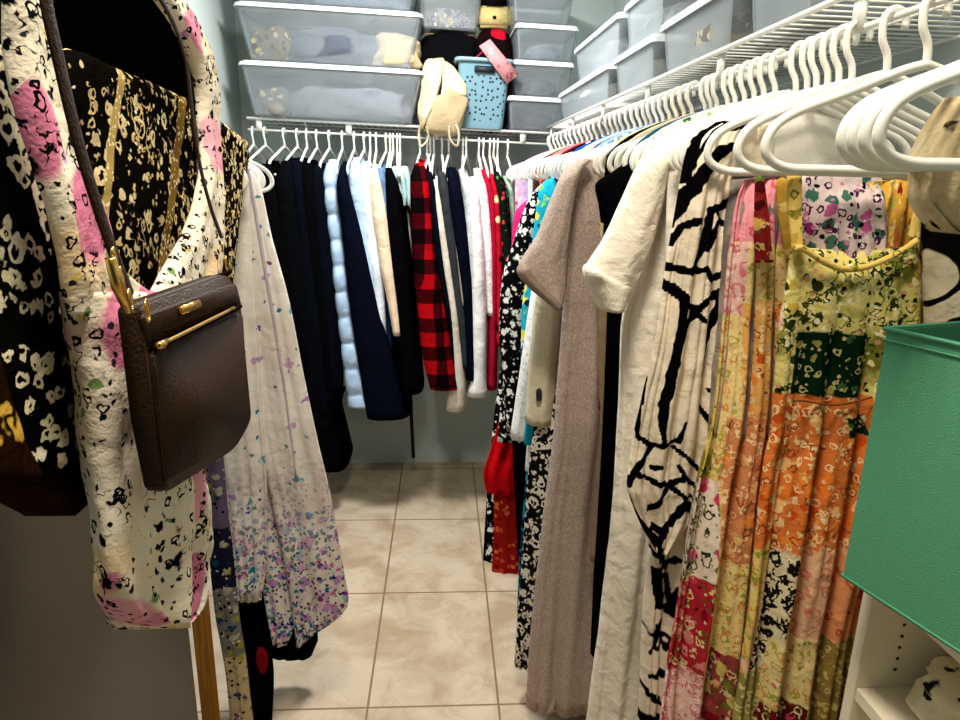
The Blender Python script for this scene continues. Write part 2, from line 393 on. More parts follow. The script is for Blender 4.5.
link('handle', tubem(spline([(-.05, -.02, .14), (-.045, -.02, .17), (0, -.02, .182), (.045, -.02, .17), (.05, -.02, .14)]), .005), black, t)
t = tag(link('pouch', pillow(.19, .2, .46, mseed=8), pat('red_black_cloth', c(22, 10, 12), [('v', 12, .5, .35, [c(196, 20, 44), c(150, 10, 30)], .4)]), loc=(.275, 3.40, bz(.275))), 'dark red and black pouch standing behind the blue basket', 'bag')
t = thing('basket', 'pale blue plastic basket punched with round holes on the back shelf', 'basket', (.215, 3.235, bz(.215)), None, rt)
blue = Mt('pale_blue_plastic'); xyz = blue.sep(blue.co)
cx_ = blue.n('ShaderNodeCombineXYZ'); blue.l(blue.math('ADD', xyz[0], xyz[1]), cx_.inputs[0]); blue.l(xyz[2], cx_.inputs[1])
vn = blue.n('ShaderNodeTexVoronoi'); vn.voronoi_dimensions = '2D'; blue.l(cx_.outputs[0], vn.inputs['Vector']); vn.inputs['Scale'].default_value = 38; vn.inputs['Randomness'].default_value = .7
col = blue.mix(blue.mul(blue.below(vn.outputs['Distance'], .2, .03), blue.mul(blue.step(xyz[2], .03, .034), blue.below(xyz[2], .225, .002))), c(106, 144, 158), c(20, 30, 44))
blue = blue.fin(col, .4, .4, bump=0, wr=0)
link('tub', tub(bmesh.new(), (-.118, -.07, 0), (.118, .07, .285), .82, r=.025), blue, t, smooth=False)
bm = bmesh.new(); ring = []
rp = []
for q, (sx, sy) in enumerate(((1, 1), (-1, 1), (-1, -1), (1, -1))):
    for s in range(5):
        a = PI/2*(q+s/4); rp.append((sx*.098+.028*math.cos(a), sy*.05+.028*math.sin(a), .287))
link('rim', tubem(rp, .009, closed=True, up=(0, 0, 1)), plas('pale_blue_rim', c(132, 168, 180), .4), t)
link('handle', boxm((-.045, -.083, .235), (.045, -.0675, .262), .003), plas('dark_slot', c(20, 28, 40), .6), t)
t = thing('luggage_tag', 'flat pink patterned tag hanging over the front of the blue basket', 'tag', X(490, 48, 3.145))
o = t.location
pts = [X(a, b, 3.135) for a, b in ((479, 46), (490, 39), (519, 74), (507, 84))]
link('card', slab([p-o for p in pts], (0, -1, 0), .004, .001), pat('pink_card', c(206, 140, 144), [('v', 50, .4, .6, [c(170, 100, 110), c(226, 180, 176)], .3)], bump=0), t)
link('string', tubem(spline([Vector((-.02, 0, -.004)), Vector((-.05, .015, -.03)), Vector((-.085, .04, -.055))]), .003), fab('red_cord', c(190, 40, 60)), t)
# canvas tote slumped over the shelf lip
cv = pat('tote_canvas', c(196, 183, 154), [('n', 6, .42, c(170, 153, 120))]); Pt = 3.13
t = thing('tote_bag', 'cream canvas tote slumped over the edge of the back shelf', 'bag', at(444, 128, Pt)); o = Vector(t.location)
def hull(pts, back, mat, name, seed):
    bm = bmesh.new()
    for px, py, Y in pts:
        p = at(px, py, Y)-o; bm.verts.new(p); bm.verts.new(p+Vector((0, back, .0)))
    bmesh.ops.convex_hull(bm, input=bm.verts); bmesh.ops.delete(bm, geom=[v for v in bm.verts if not v.link_faces], context='VERTS')
    bmesh.ops.subdivide_edges(bm, edges=bm.edges, cuts=7, use_grid_fill=True); bmesh.ops.triangulate(bm, faces=bm.faces)
    for _ in range(3): bmesh.ops.smooth_vert(bm, verts=bm.verts, factor=.5, use_axis_x=True, use_axis_y=True, use_axis_z=True)
    for v in bm.verts:
        q = v.co*14+Vector((seed, 0, 0)); v.co += Vector((noise.noise(q), noise.noise(q+Vector((7, 0, 0))), noise.noise(q*1.7)))*.010
    return link(name, bm, mat, t)
hull([(425, 57, 3.19), (446, 58, 3.2), (437, 98, 3.07), (423, 130, 3.10), (417, 116, 3.16)], .10, cv, 'body', 1)
hull([(437, 96, 3.065), (449, 88, 3.08), (470, 98, 3.12), (458, 136, 3.09), (422, 132, 3.10)], .09, fab('darker_canvas', c(176, 158, 124)), 'side_panel', 5)['label'] = 'darker side of the tote'  # this side has a darker canvas tone than the body
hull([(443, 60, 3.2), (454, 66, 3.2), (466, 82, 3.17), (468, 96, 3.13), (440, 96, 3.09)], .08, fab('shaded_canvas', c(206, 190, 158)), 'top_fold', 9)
o = t.location
for a in (((421, 124), (419, 134), (421, 146), (428, 138), (426, 126)), ((456, 124), (459, 134), (457, 146), (450, 139), (449, 126))):
    link('handle', tubem(spline([at(q[0], q[1], Pt-.05)-o for q in a]), .007, flat=.4), cv, t)
# shallow bins along the right shelf: (far px, near px), levels
def rbin(pf, pn, z, h, label, fill=None, dx=0, seed=0, d=.28):
    yy = [.62/((ray(p, q).x)/ray(p, q).y+.027) for p, q in ((pf, 90), (pn, 40))]
    L = yy[0]-yy[1]-.012; ym = (yy[0]+yy[1])/2; loc = (XRod(ym)+.008+d/2+dx, ym, z)
    bin_(label, (d, L, h-.002), loc, (0, 0, RA), 'shallow clear bins on the right shelf', taper=.9, r=.02)
    if fill: lump('folded_cloth', fill[1], 'clothes', fill[0], (loc[0]-.012, loc[1], z+.008), (d*.74, L*.78, h*.74), seed=seed)
z1 = 1.828
warm = pat('brown_mix', c(120, 104, 84), [('v', 18, .5, .6, [c(210, 196, 164), c(50, 40, 34)], .6), ('l', 20, .03, c(226, 214, 190), .6)])
rbin(557, 608, z1, .125, 'far clear bin on the right shelf, next to the corner stack', (fab('pale_sage', c(200, 204, 200)), 'pale cloth inside the far right shelf bin'), seed=31)
rbin(609, 651, z1, .125, 'second clear bin along the right shelf from the corner', (fab('greige', c(176, 172, 164)), 'greige cloth inside the second right shelf bin'), seed=32)
rbin(652, 726, z1, .135, 'longest shallow clear bin on the right shelf, holding brown clothes', (warm, 'brown patterned clothes inside the longest right shelf bin'), seed=33)
rbin(728, 800, z1, .15, 'near clear bin on the right shelf at the top photo edge', (fab('steel_blue', c(130, 150, 164)), 'steel blue cloth inside the near right shelf bin'), seed=34)
rbin(568, 612, z1+.126, .14, 'upper clear bin stacked on the far right shelf bin', (fab('pale_grey_two', c(190, 196, 198)), 'light grey cloth in the upper far shelf bin'), dx=.01, seed=35)
rbin(613, 652, z1+.126, .14, 'upper clear bin stacked on the second right shelf bin', (fab('pale_grey_three', c(180, 186, 190)), 'grey cloth in the upper second shelf bin'), dx=.01, seed=36)
# ------------------------------------------------------------------ hangers
hangm = plas('white_hanger_plastic', c(236, 234, 226), .3)
def hanger_mesh(hw=.2, r=.006, plump=1.):
    hk = [(.0165*math.cos(a), 0, .0165*math.sin(a)) for a in [math.radians(-25+205*i/12) for i in range(13)]]
    hk += spline([(-.0165, 0, -.004), (-.0135, 0, -.022), (-.003, 0, -.040), (0, 0, -.062)], 4)[1:]
    fr = []; half = spline([(.0, 0, -.062), (.035, 0, -.072), (.10, 0, -.098), (hw-.03, 0, -.125), (hw-.004, 0, -.147), (hw-.002, 0, -.172), (hw-.03, 0, -.187), (hw-.09, 0, -.188), (.0, 0, -.188)], 5)
    fr = half[:-1]+[Vector((-p.x, 0, p.z)) for p in half[::-1]][:-1]
    return tubem(hk, r*.8, up=(0, 1, 0)), tubem(fr, r, closed=True, up=(0, 1, 0))
hb_, fb_ = hanger_mesh()
proto = tag(link('clothes_hanger', fb_, hangm), 'x', 'hanger'); link('hook', hb_, hangm, proto)
_first = [True]; HANG = []
def hanger(loc, rz, label, group, mat=None):
    if _first[0]: o = proto; _first[0] = False
    else:
        o = copy_tree(proto)
    o.location = loc; o.rotation_euler = (0, 0, rz); o['label'] = label; o['group'] = group; HANG.append(o); return o
# ------------------------------------------------------------------ cloth colours
K = lambda n, r, g, b, **k: fab(n, c(r, g, b), **k)
blk = [K('black_knit', 7, 7, 9, var=.3), K('black_wool', 9, 10, 13, var=.3), K('ink_cloth', 9, 12, 20, var=.3)]
puffm = fab('pale_blue_nylon', c(172, 200, 232), rough=.5, spec=.4, wr=.25)
nvy = K('navy_wool', 10, 14, 27, var=.35); ltb = K('pale_blue_cotton', 176, 204, 232); ivory = K('ivory_cotton', 240, 236, 226)
peach = K('peach_cotton', 238, 214, 184); royal = K('royal_blue', 40, 56, 120); denim = K('denim', 96, 122, 158); teal0 = K('pale_teal', 176, 204, 204)
char = K('charcoal', 48, 52, 56); greige = K('greige_knit', 158, 154, 142); pgrey = K('pale_grey_knit', 196, 204, 208); whitec = K('white_cotton', 240, 240, 240)
lace = pat('white_lace', c(236, 234, 234), [('v', 70, .3, .8, [c(204, 200, 204)], .3)]); crim = K('crimson', 168, 20, 52)
redfl = pat('red_green_floral', c(176, 22, 40), [('v', 26, .42, .55, [c(30, 96, 50), c(230, 210, 150), c(60, 12, 20)], .6)])
bottle = pat('dark_green_print', c(14, 24, 20), [('v', 40, .35, .5, [c(60, 130, 80), c(200, 60, 70)], .6)]); offw = K('off_white_knit', 224, 216, 200)
m = Mt('red_plaid'); x, y, z = m.sep(m.co)
def stripes(v, per, w): return m.step(m.math('PINGPONG', v, per/2), per/4-w, per/4+w)
sv = m.math('ADD', m.math('ADD', y, x), m.mul(m.noise(4, 1), .05)); a, b = stripes(sv, .11, .004), stripes(z, .13, .004)
plaid = m.fin(m.mix(b, m.mix(a, c(168, 12, 20), c(60, 6, 11)), m.mix(a, c(60, 6, 11), c(12, 6, 8))), .95, bump=.5)
# ------------------------------------------------------------------ garments on the back rod: edge-on to the camera
YR = 3.212
def back(name, label, cat, mat, rows, hem=None, sleeve=True, T=.19, smat=None, puff=0, depth=0, extra=None):
    rows = [tuple(r) for r in rows]
    kw = dict(T=T, T0=.3, tv=.16, e=.62, nu=44, nv=34, wr=.006, back=.10, nf=1.5, amp=.004, ph=random.random())
    body = [(r[0], r[1]+(r[2]-r[1])*.08, r[2]) for r in rows]
    parts = [('body', body, 3.10+depth, kw)]
    if sleeve:
        s = [(r[0]+4, r[1]+(r[2]-r[1])*(.0 if i else .15), r[2]-(r[2]-r[1])*(.14 if i else .15)) for i, r in enumerate(rows)]
        k2 = dict(T=.05, T0=.5, tv=.1, e=.9, nu=32, nv=110 if puff else 34, wr=.007, puff=puff)
        parts.append(('sleeve', s, 2.97+depth, k2, smat or mat))
    return garment(name, label, cat, mat, parts, 'clothes on the back rod')
back('cardigan', 'charcoal cardigan at the left end of the back rod', 'cardigan', char, [(163, 250, 258), (190, 246, 268), (230, 252, 276), (300, 262, 292), (400, 290, 315), (440, 298, 322)])
back('long_coat', 'long black coat reaching nearly to the floor, left of the back rod', 'coat', blk[0], [(160, 262, 272), (185, 260, 281), (250, 272, 296), (330, 290, 318), (400, 300, 333), (464, 314, 349)], T=.2)
back('jacket', 'black jacket with rounded shoulder, right of the long coat', 'jacket', blk[1], [(157, 280, 292), (172, 276, 300), (220, 278, 310), (300, 289, 321), (400, 306, 336), (425, 310, 338)])
back('hooded_jacket', 'black hooded jacket, third dark shoulder from the left on the back rod', 'jacket', blk[2], [(157, 293, 303), (172, 291, 309), (230, 296, 319), (320, 306, 331), (410, 318, 338)])
back('fleece_jacket', 'black fleece jacket with a thin pull cord, before the puffer', 'jacket', blk[0], [(159, 301, 312), (175, 300, 321), (235, 304, 327), (320, 316, 336), (400, 326, 341)])
back('blazer', 'slim black blazer beside the pale blue puffer', 'blazer', blk[2], [(162, 313, 321), (178, 312, 329), (240, 316, 334), (320, 325, 340), (384, 331, 344)])
back('trousers', 'sliver of beige trousers between black blazer and puffer hem', 'trousers', K('beige_twill', 196, 180, 150), [(240, 326, 334), (330, 333, 345), (386, 337, 346)], sleeve=False, T=.1)
back('puffer_jacket', 'pale blue quilted puffer jacket on the back rod', 'jacket', puffm, [(159, 325, 335), (176, 323, 340), (240, 330, 346), (310, 337, 355), (360, 343, 365), (401, 348, 375)], puff=9.5, T=.16)
back('coat', 'navy wool coat hanging over the puffer jacket', 'coat', nvy, [(161, 340, 346), (178, 337, 351), (230, 343, 366), (300, 350, 383), (350, 357, 397), (413, 367, 412)], depth=-.03)
back('dress_shirt', 'pale blue shirt to the right of the navy coat', 'shirt', ltb, [(157, 350, 361), (175, 348, 366), (230, 354, 374), (300, 366, 385), (330, 370, 386)])
back('blouse', 'white and pale blue blouse between blue shirt and peach top', 'blouse', pat('blue_white_print', c(216, 228, 240), [('n', 14, .4, c(250, 250, 250))]), [(161, 362, 369), (180, 361, 374), (210, 362, 379), (280, 371, 386), (340, 378, 388)])
back('shirt', 'royal blue shirt peeking out below the pale blouse', 'shirt', royal, [(166, 367, 371), (200, 371, 380), (270, 376, 389), (310, 381, 393), (350, 386, 395)], sleeve=False)
back('knit_top', 'peach cream knit top right of the royal blue shirt', 'top', peach, [(164, 370, 378), (182, 370, 385), (250, 378, 396), (300, 388, 401), (330, 393, 404)], depth=-.02)
back('denim_shirt', 'faded denim shirt beside the peach top', 'shirt', denim, [(164, 376, 385), (184, 378, 391), (240, 384, 397), (300, 393, 403)])
back('sweater', 'black sweater left of the pale satin tops', 'sweater', blk[0], [(164, 384, 393), (184, 385, 402), (240, 388, 410), (310, 396, 416), (388, 402, 424)], depth=-.02)
for i, (a, lab) in enumerate(((389, 'pale teal satin camisole beside the black sweater'), (394, 'pale teal satin camisole, second of three by the flannel shirt'), (399, 'pale teal satin camisole nearest the red flannel'))):
    back('camisole', lab, 'camisole', teal0, [(166, a, a+8), (182, a+4, a+13), (196, a+5, a+15), (206, a+7, a+13)], sleeve=False, depth=-.05, T=.12)
back('tank_top', 'white tank top sliver under the satin camisoles', 'top', ivory, [(200, 403, 408), (225, 406, 411), (300, 408, 413)], sleeve=False, T=.1)
back('flannel_shirt', 'red and black buffalo plaid flannel shirt on the back rod', 'shirt', plaid, [(159, 414, 426), (174, 410, 431), (240, 412, 438), (300, 417, 448), (350, 422, 457), (384, 430, 462)], depth=-.04)
back('sweatshirt', 'dark navy sweatshirt tucked behind the red flannel', 'sweatshirt', navy, [(168, 425, 433), (190, 427, 439), (250, 434, 446), (330, 448, 456), (375, 450, 460)])
back('tunic', 'long cream tunic right of the red flannel', 'tunic', offw, [(176, 432, 438), (200, 434, 444), (260, 441, 454), (320, 449, 462), (380, 449, 468), (405, 446, 468)])
back('wool_jacket', 'charcoal jacket beside the cream tunic', 'jacket', char, [(168, 436, 446), (190, 438, 453), (260, 447, 462), (330, 457, 471), (362, 461, 472)])
back('cardigan', 'greige knit cardigan behind the charcoal jacket', 'cardigan', greige, [(174, 446, 452), (200, 450, 459), (260, 456, 464), (300, 460, 468)])
back('blazer', 'navy blazer before the pale grey sweater', 'blazer', nvy, [(167, 446, 456), (188, 448, 464), (240, 455, 471), (320, 464, 477), (374, 466, 478)], depth=-.02)
back('sweater', 'pale grey sweater between navy blazer and white blouse', 'sweater', pgrey, [(169, 458, 467), (194, 462, 475), (250, 466, 478), (330, 470, 480)])
back('blouse', 'white blouse with a flared cuff on the back rod', 'blouse', whitec, [(177, 468, 479), (198, 469, 482), (260, 471, 487), (330, 471, 489), (368, 472, 488), (391, 467, 491)], depth=-.03)
back('lace_blouse', 'white lace top right of the flared cuff blouse', 'top', lace, [(168, 474, 482), (190, 475, 491), (250, 482, 496), (310, 486, 496)])
back('shirt', 'crimson shirt beside the white lace top', 'shirt', crim, [(166, 480, 486), (196, 486, 497), (270, 489, 499), (330, 488, 498), (384, 487, 497)])
back('floral_top', 'red and green floral top next to the crimson shirt', 'top', redfl, [(170, 488, 494), (200, 492, 501), (260, 494, 504), (340, 495, 504)])
back('blouse', 'dark green printed blouse near the back right corner', 'blouse', bottle, [(168, 493, 500), (190, 495, 508), (260, 501, 514), (330, 503, 515)])
back('camisole', 'sage green camisole last on the back rod', 'camisole', K('sage', 150, 176, 160), [(176, 503, 508), (200, 506, 514), (260, 508, 516)], sleeve=False)
BH = [('charcoal cardigan', 253), ('long black coat', 265), ('rounded black jacket', 284), ('black hooded jacket', 297), ('black fleece jacket', 306.5), ('slim black blazer', 316.5), ('pale blue puffer', 329), ('navy wool coat', 342), ('pale blue shirt', 354), ('pale printed blouse', 364), ('royal blue shirt', 370), ('peach knit top', 376), ('denim shirt', 386), ('black sweater', 390), ('first satin camisole', 393), ('middle satin camisole', 397), ('third satin camisole', 400), ('red plaid flannel', 420), ('navy sweatshirt', 427), ('long cream tunic', 430.5), ('charcoal wool jacket', 434), ('greige cardigan', 442), ('navy blazer', 449), ('pale grey sweater', 463), ('flared cuff blouse', 466.5), ('white lace top', 479), ('crimson shirt', 483.5), ('red green floral top', 490), ('dark green blouse', 494), ('sage camisole', 498), ('dark corner gap, without a garment', 508)]
for nm, px in BH:
    p = at(px, 135, YR); zr = 1.829-TILT*(p.x+.84)-.048-.0115+.006
    hanger((p.x, YR, zr), PI/2+random.uniform(-.16, .1), f'white hanger on the back rod holding the {nm}' if 'gap' not in nm else 'bare white hanger at the right end of the back rod', 'white hangers on the back rod')

bt = tag(link('belt', tubem(spline([at(408, 330, 3.30), at(410, 380, 3.28), at(411.5, 420, 3.27), at(413.5, 458, 3.26)]), .009, flat=.25, up=(1, 0, 0)), K('dark_belt', 30, 28, 28)), 'thin dark belt dangling below the black sweater in front of the bare wall', 'belt')
# ------------------------------------------------------------------ garments on the right rod: facing the camera
ZR = 1.7667
GR = 'clothes on the right rod'
def fr(name, label, cat, mat, rows, Y, amp=.008, nf=4., T=.035, extra=(), ph=None, **k):
    kw = dict(T=T, amp=amp, nf=nf, ph=random.random() if ph is None else ph, nu=84, nv=44, e=.9, wr=.005); kw.update(k)
    parts = [('body', rows, Y, kw)]
    for e_ in extra: parts.append(e_)
    return garment(name, label, cat, mat, parts, GR)
def slv(rows, Y, T=.05, name='sleeve', mat=None, **k):
    kw = dict(T=T, T0=.5, nu=48, nv=26, e=1., wr=.006, amp=.003, nf=2, ph=.3); kw.update(k)
    return (name, rows, Y, kw) if mat is None else (name, rows, Y, kw, mat)
bwfl = pat('black_white_floral', c(9, 9, 11), [('v', 30, .46, .55, [c(240, 238, 236), c(226, 226, 226)], .9), ('v', 60, .36, .5, [c(236, 234, 230)], .9)])
bwfl2 = pat('black_white_dense_floral', c(12, 12, 14), [('v', 40, .46, .5, [c(236, 234, 232)], 1.1), ('v', 80, .34, .3, [c(226, 222, 214)], .9)])
turq = pat('turquoise_floral', c(30, 168, 196), [('v', 20, .45, .5, [c(232, 226, 90), c(246, 246, 236), c(16, 90, 120)], .7), ('v', 34, .4, .4, [c(12, 40, 60), c(120, 200, 90)], .6)])
leop = pat('leopard_print', c(20, 20, 20), [('c', 40, .38, .12, c(226, 220, 206), .95), ('v', 70, .3, .5, [c(214, 206, 190)], .8)])
redgold = pat('red_gold_print', c(150, 26, 22), [('v', 40, .38, .7, [c(206, 110, 60), c(190, 70, 50), c(110, 14, 18)], .6)])
redc = pat('red_cloth', c(186, 14, 20), [('v', 9, .12, .3, [c(236, 220, 210)], .2)])
blueteal = pat('blue_teal_print', c(14, 40, 70), [('l', 16, .05, c(20, 120, 160), 1), ('v', 24, .35, .5, [c(90, 190, 210), c(8, 18, 40)], .6)])
taupe = Mt('taupe_heather')
taupe = taupe.fin(taupe.mix(taupe.step(taupe.noise(260, 3), .35, .65), c(156, 138, 128), c(190, 172, 162)), .95, bump=.2, wr=.35)
creamk = fab('cream_linen', c(240, 232, 216), var=.06, wr=.6); khaki = K('stone_linen', 216, 206, 178)
tcotton = K('turquoise_cotton', 20, 160, 190); fuch = K('fuchsia_cotton', 206, 40, 110); pink = pat('pink_print', c(232, 170, 190), [('v', 30, .4, .5, [c(210, 60, 120), c(250, 226, 232)], .5)])
fr('camisole', 'pink printed camisole at the far end of the right rod', 'camisole', pink, [(186, 540, 552), (200, 518, 546), (230, 516, 546), (300, 512, 545)], 2.85)
fr('tee_shirt', 'fuchsia tee under the far pink hangers', 'shirt', fuch, [(192, 536, 560), (215, 514, 560), (250, 511, 560), (330, 506, 560)], 2.7)
fr('tunic', 'black tunic with white flowers on its long sleeve', 'tunic', bwfl, [(182, 552, 575), (196, 534, 585), (240, 520, 585), (300, 512, 580), (380, 503, 575), (440, 497, 575)], 2.3, amp=.01, extra=[
    slv([(184, 541, 552), (200, 528, 546), (240, 514, 538), (285, 501, 532), (330, 499, 529), (380, 503, 526), (425, 505, 520)], 2.24, mat=bwfl2)])
fr('dress', 'red maxi dress hanging low at the far right', 'dress', redc, [(200, 560, 580), (230, 530, 590), (330, 512, 590), (420, 499, 580), (450, 490, 570), (476, 483, 560), (492, 487, 560)], 2.42, amp=.012, nf=6, extra=[
    ('skirt', [(470, 492, 560), (520, 494, 560), (560, 492, 560), (583, 491, 555)], 2.44, dict(T=.035, amp=.008, nf=6, ph=.4, nu=60, nv=20), redgold)])
fr('slip_dress', 'narrow black and white printed dress left of the red skirt', 'dress', bwfl2, [(240, 520, 560), (400, 496, 540), (480, 488, 530), (540, 484, 530), (561, 483, 530)], 2.52, amp=.004)
fr('dress', 'plain black dress between the red and blue skirts', 'dress', blk[0], [(215, 560, 590), (300, 530, 600), (430, 512, 600), (520, 516, 600), (590, 520, 600)], 2.3, amp=.01)
fr('blouse', 'turquoise floral blouse left of the taupe dress', 'blouse', turq, [(172, 562, 600), (186, 540, 600), (220, 535, 600), (260, 530, 600), (310, 522, 600), (400, 520, 600)], 2.12, amp=.008)
fr('lace_blouse', 'white lace blouse with hanging sleeve behind the cream jacket', 'blouse', lace, [(180, 580, 620), (230, 545, 620), (300, 530, 620), (370, 522, 610), (430, 516, 600)], 2.05, amp=.006, extra=[
    slv([(230, 548, 560), (290, 532, 548), (340, 524, 544), (390, 517, 538), (436, 510, 527)], 1.99)])
fr('maxi_dress', 'dark blue and teal print maxi dress under the white hem', 'dress', blueteal, [(186, 590, 620), (260, 550, 630), (400, 530, 630), (470, 526, 620), (560, 519, 620), (610, 517, 610)], 1.98, amp=.012, nf=6)
fr('tee_shirt', 'long white tee with its hem below the turquoise cuff', 'shirt', whitec, [(184, 590, 620), (230, 548, 640), (350, 530, 640), (440, 527, 640), (470, 525, 640)], 1.92, amp=.006)
fr('shirt', 'turquoise shirt whose hem shows under the cream jacket', 'shirt', tcotton, [(180, 595, 625), (230, 550, 640), (350, 532, 640), (415, 526, 640), (444, 524, 640)], 1.87, amp=.006)
fr('jacket', 'cream denim jacket with buttoned cuff beside the taupe dress', 'jacket', khaki, [(176, 600, 630), (220, 556, 640), (300, 538, 640), (370, 530, 640), (420, 526, 640)], 1.80, amp=.005, extra=[
    slv([(225, 560, 575), (290, 537, 562), (340, 531, 560), (390, 527, 556), (421, 525, 553)], 1.74), 
    ('button', [(389, 537, 541), (391, 536, 542), (399, 536, 542), (401, 537, 541)], 1.685, dict(T=.004, nu=16, nv=6, wr=0), plas('dark_button', c(30, 26, 24), .4), 'dark cuff button')])
fr('skirt_dress', 'black and white leopard print dress left of the taupe hem', 'dress', leop, [(186, 610, 630), (300, 560, 640), (450, 530, 620), (520, 524, 610), (580, 520, 600), (630, 516, 590), (663, 514, 580)], 1.74, amp=.012, nf=6)
seam = K('taupe_seam', 146, 128, 116)
fr('tee_dress', 'long taupe heather tee dress with short sleeve and waist seam', 'dress', taupe, [(150, 622, 660), (158, 590, 672), (168, 572, 678), (185, 566, 680), (240, 566, 676), (300, 563, 668), (375, 557, 660), (386, 556, 660), (430, 553, 660), (500, 544, 655), (600, 533, 650), (660, 528, 645), (703, 526, 640)], 1.62, amp=.02, nf=4, ph=.15, T=.05, extra=[
    slv([(160, 578, 592), (172, 564, 580), (200, 551, 573), (235, 537, 569), (270, 519, 567), (284, 527, 566), (297, 541, 563), (309, 552, 560)], 1.56, T=.055, e=.9),
    ('sleeve_hem', [(262, 522, 526), (272, 517, 532), (286, 527, 545), (298, 541, 560), (306, 551, 561)], 1.555, dict(T=.057, nu=32, nv=12, e=.9, wr=.004), seam)])
fr('cardigan', 'tan knit cardigan strip between taupe and black dresses', 'cardigan', K('tan_knit', 150, 126, 100), [(200, 625, 670), (260, 596, 680), (350, 598, 680), (430, 600, 680), (560, 590, 670)], 1.50, amp=.006)
fr('little_dress', 'black short-sleeved dress between the taupe and cream dresses', 'dress', blk[0], [(140, 668, 705), (150, 640, 715), (170, 622, 720), (230, 612, 715), (300, 608, 705), (430, 603, 690), (520, 597, 680), (600, 592, 670), (652, 590, 660)], 1.43, amp=.01, extra=[
    slv([(150, 642, 655), (168, 618, 648), (186, 595, 636), (205, 599, 625), (223, 602, 615)], 1.39, T=.04)])
fr('tee_dress', 'cream linen tee dress with wide short sleeve', 'dress', creamk, [(128, 700, 750), (136, 674, 760), (150, 652, 765), (175, 644, 762), (240, 637, 755), (290, 630, 750), (320, 622, 745), (400, 619, 735), (500, 613, 725), (600, 602, 715), (720, 586, 700), (800, 578, 690)], 1.23, amp=.018, nf=4.5, T=.045, ph=.62, extra=[
    slv([(140, 666, 684), (160, 643, 670), (200, 622, 662), (240, 603, 652), (274, 585, 642), (290, 590, 634), (307, 599, 622)], 1.18, T=.05),
    ('sleeve_hem', [(264, 588, 592), (272, 584, 604), (284, 587, 632), (298, 594, 627), (308, 599, 622)], 1.176, dict(T=.053, nu=32, nv=12, e=1., wr=.003), creamk)])
zm = Mt('zebra_stripes'); an = zm.n('ShaderNodeAttribute'); an.attribute_name = 'print'
zeb = zm.fin(zm.mix(zm.step(an.outputs['Fac'], .3, .7), zm.mix(zm.noise(60, 3), c(238, 224, 202), c(224, 208, 184)), c(7, 6, 7)), .9, wr=.4)
ZS = [(11, 12, [(748, 121), (730, 124), (712, 131), (696, 143), (687, 160), (680, 177)]), (9, 13, [(726, 147), (711, 155), (702, 168), (693, 182), (683, 195), (674, 202)]), (9, 6, [(681, 203), (670, 218), (663, 245)]), (7, 5, [(693, 220), (677, 226), (668, 243)]),
 (8, 5, [(722, 203), (704, 210), (700, 232), (689, 264)]), (4, 4, [(708, 209), (718, 224)]), (6, 6, [(712, 222), (700, 247)]), (7, 7, [(660, 265), (683, 269), (697, 268)]), (10, 9, [(654, 280), (669, 287), (679, 296)]),
 (6, 8, [(679, 296), (675, 328), (666, 369), (658, 400)]), (7, 4, [(658, 400), (657, 420), (658, 437)]), (4, 7, [(679, 300), (689, 307), (716, 289)]), (7, 6, [(689, 307), (671, 342)]), (5, 4, [(691, 312), (699, 318)]), (9, 2.5, [(716, 300), (704, 324), (697, 373)]),
 (5, 5, [(699, 266), (706, 279), (716, 271)]), (5, 3, [(652, 307), (653, 316), (646, 357), (639, 400)]), (3.4, 3, [(637, 400), (636, 420), (635, 433)]), (3, 3, [(703, 386), (708, 389), (714, 375)]), (5, 3.5, [(636, 434), (648, 441), (664, 437), (673, 435), (679, 417)]),
 (4, 4.5, [(667, 441), (681, 451), (702, 473)]), (4, 6, [(648, 442), (640, 456), (632, 466), (626, 480)]), (5, 5, [(630, 468), (646, 474), (662, 478), (678, 472)]), (4, 4, [(673, 460), (685, 478), (701, 488)]), (5, 6, [(624, 492), (634, 513), (646, 528), (656, 543)]),
 (5, 5, [(664, 478), (646, 505)]), (5, 8, [(681, 491), (665, 517), (648, 525)]), (8, 9, [(683, 501), (694, 510)]), (5, 4, [(665, 480), (681, 491)]), (4, 4, [(683, 491), (699, 495)]), (5, 4, [(695, 404), (704, 417), (708, 429)]), (5, 4, [(648, 462), (655, 460)]), (6, 5, [(652, 534), (662, 525)])]
ZB = [(6, 6, [(645, 538), (660, 555), (671, 549)]), (8, 8, [(652, 562), (654, 597), (670, 602), (671, 577)]), (5, 5, [(660, 565), (665, 600)]), (4, 4, [(641, 622), (662, 625)]), (4, 4, [(646, 641), (663, 631)]), (4, 4, [(656, 612), (650, 632)]), (4, 3, [(652, 618), (660, 640)]), (7, 6, [(647, 666), (663, 659)]), (5, 5, [(640, 679), (662, 697)]), (11, 13, [(636, 711), (660, 713)]), (6, 6, [(636, 745), (660, 735)]), (6, 6, [(634, 770), (655, 780)]), (7, 5, [(690, 520), (672, 600), (665, 680)]), (9, 7, [(720, 180), (735, 260), (722, 340)])]
fr('kimono', 'black and cream zebra striped kimono with drooping sleeve panel', 'kimono', zeb, [(126, 715, 770), (140, 696, 775), (200, 685, 770), (300, 676, 755), (400, 664, 745), (500, 654, 735), (560, 647, 725), (620, 642, 715), (720, 638, 700), (800, 634, 690)], 1.06, amp=.014, nf=4, nu=150, nv=150, lines=ZB, extra=[
    slv([(122, 716, 748), (132, 697, 746), (150, 686, 740), (185, 679, 729), (270, 664, 721), (350, 651, 716), (400, 639, 711), (450, 630, 706), (482, 625, 702), (505, 632, 697), (530, 643, 680), (546, 651, 664)], 1.015, name='sleeve', T=.026, amp=.012, nf=3.2, wr=.006, nu=200, nv=190, lines=ZS)])
greyk = pat('grey_mottle', c(150, 142, 132), [('n', 14, .5, c(112, 104, 100))])
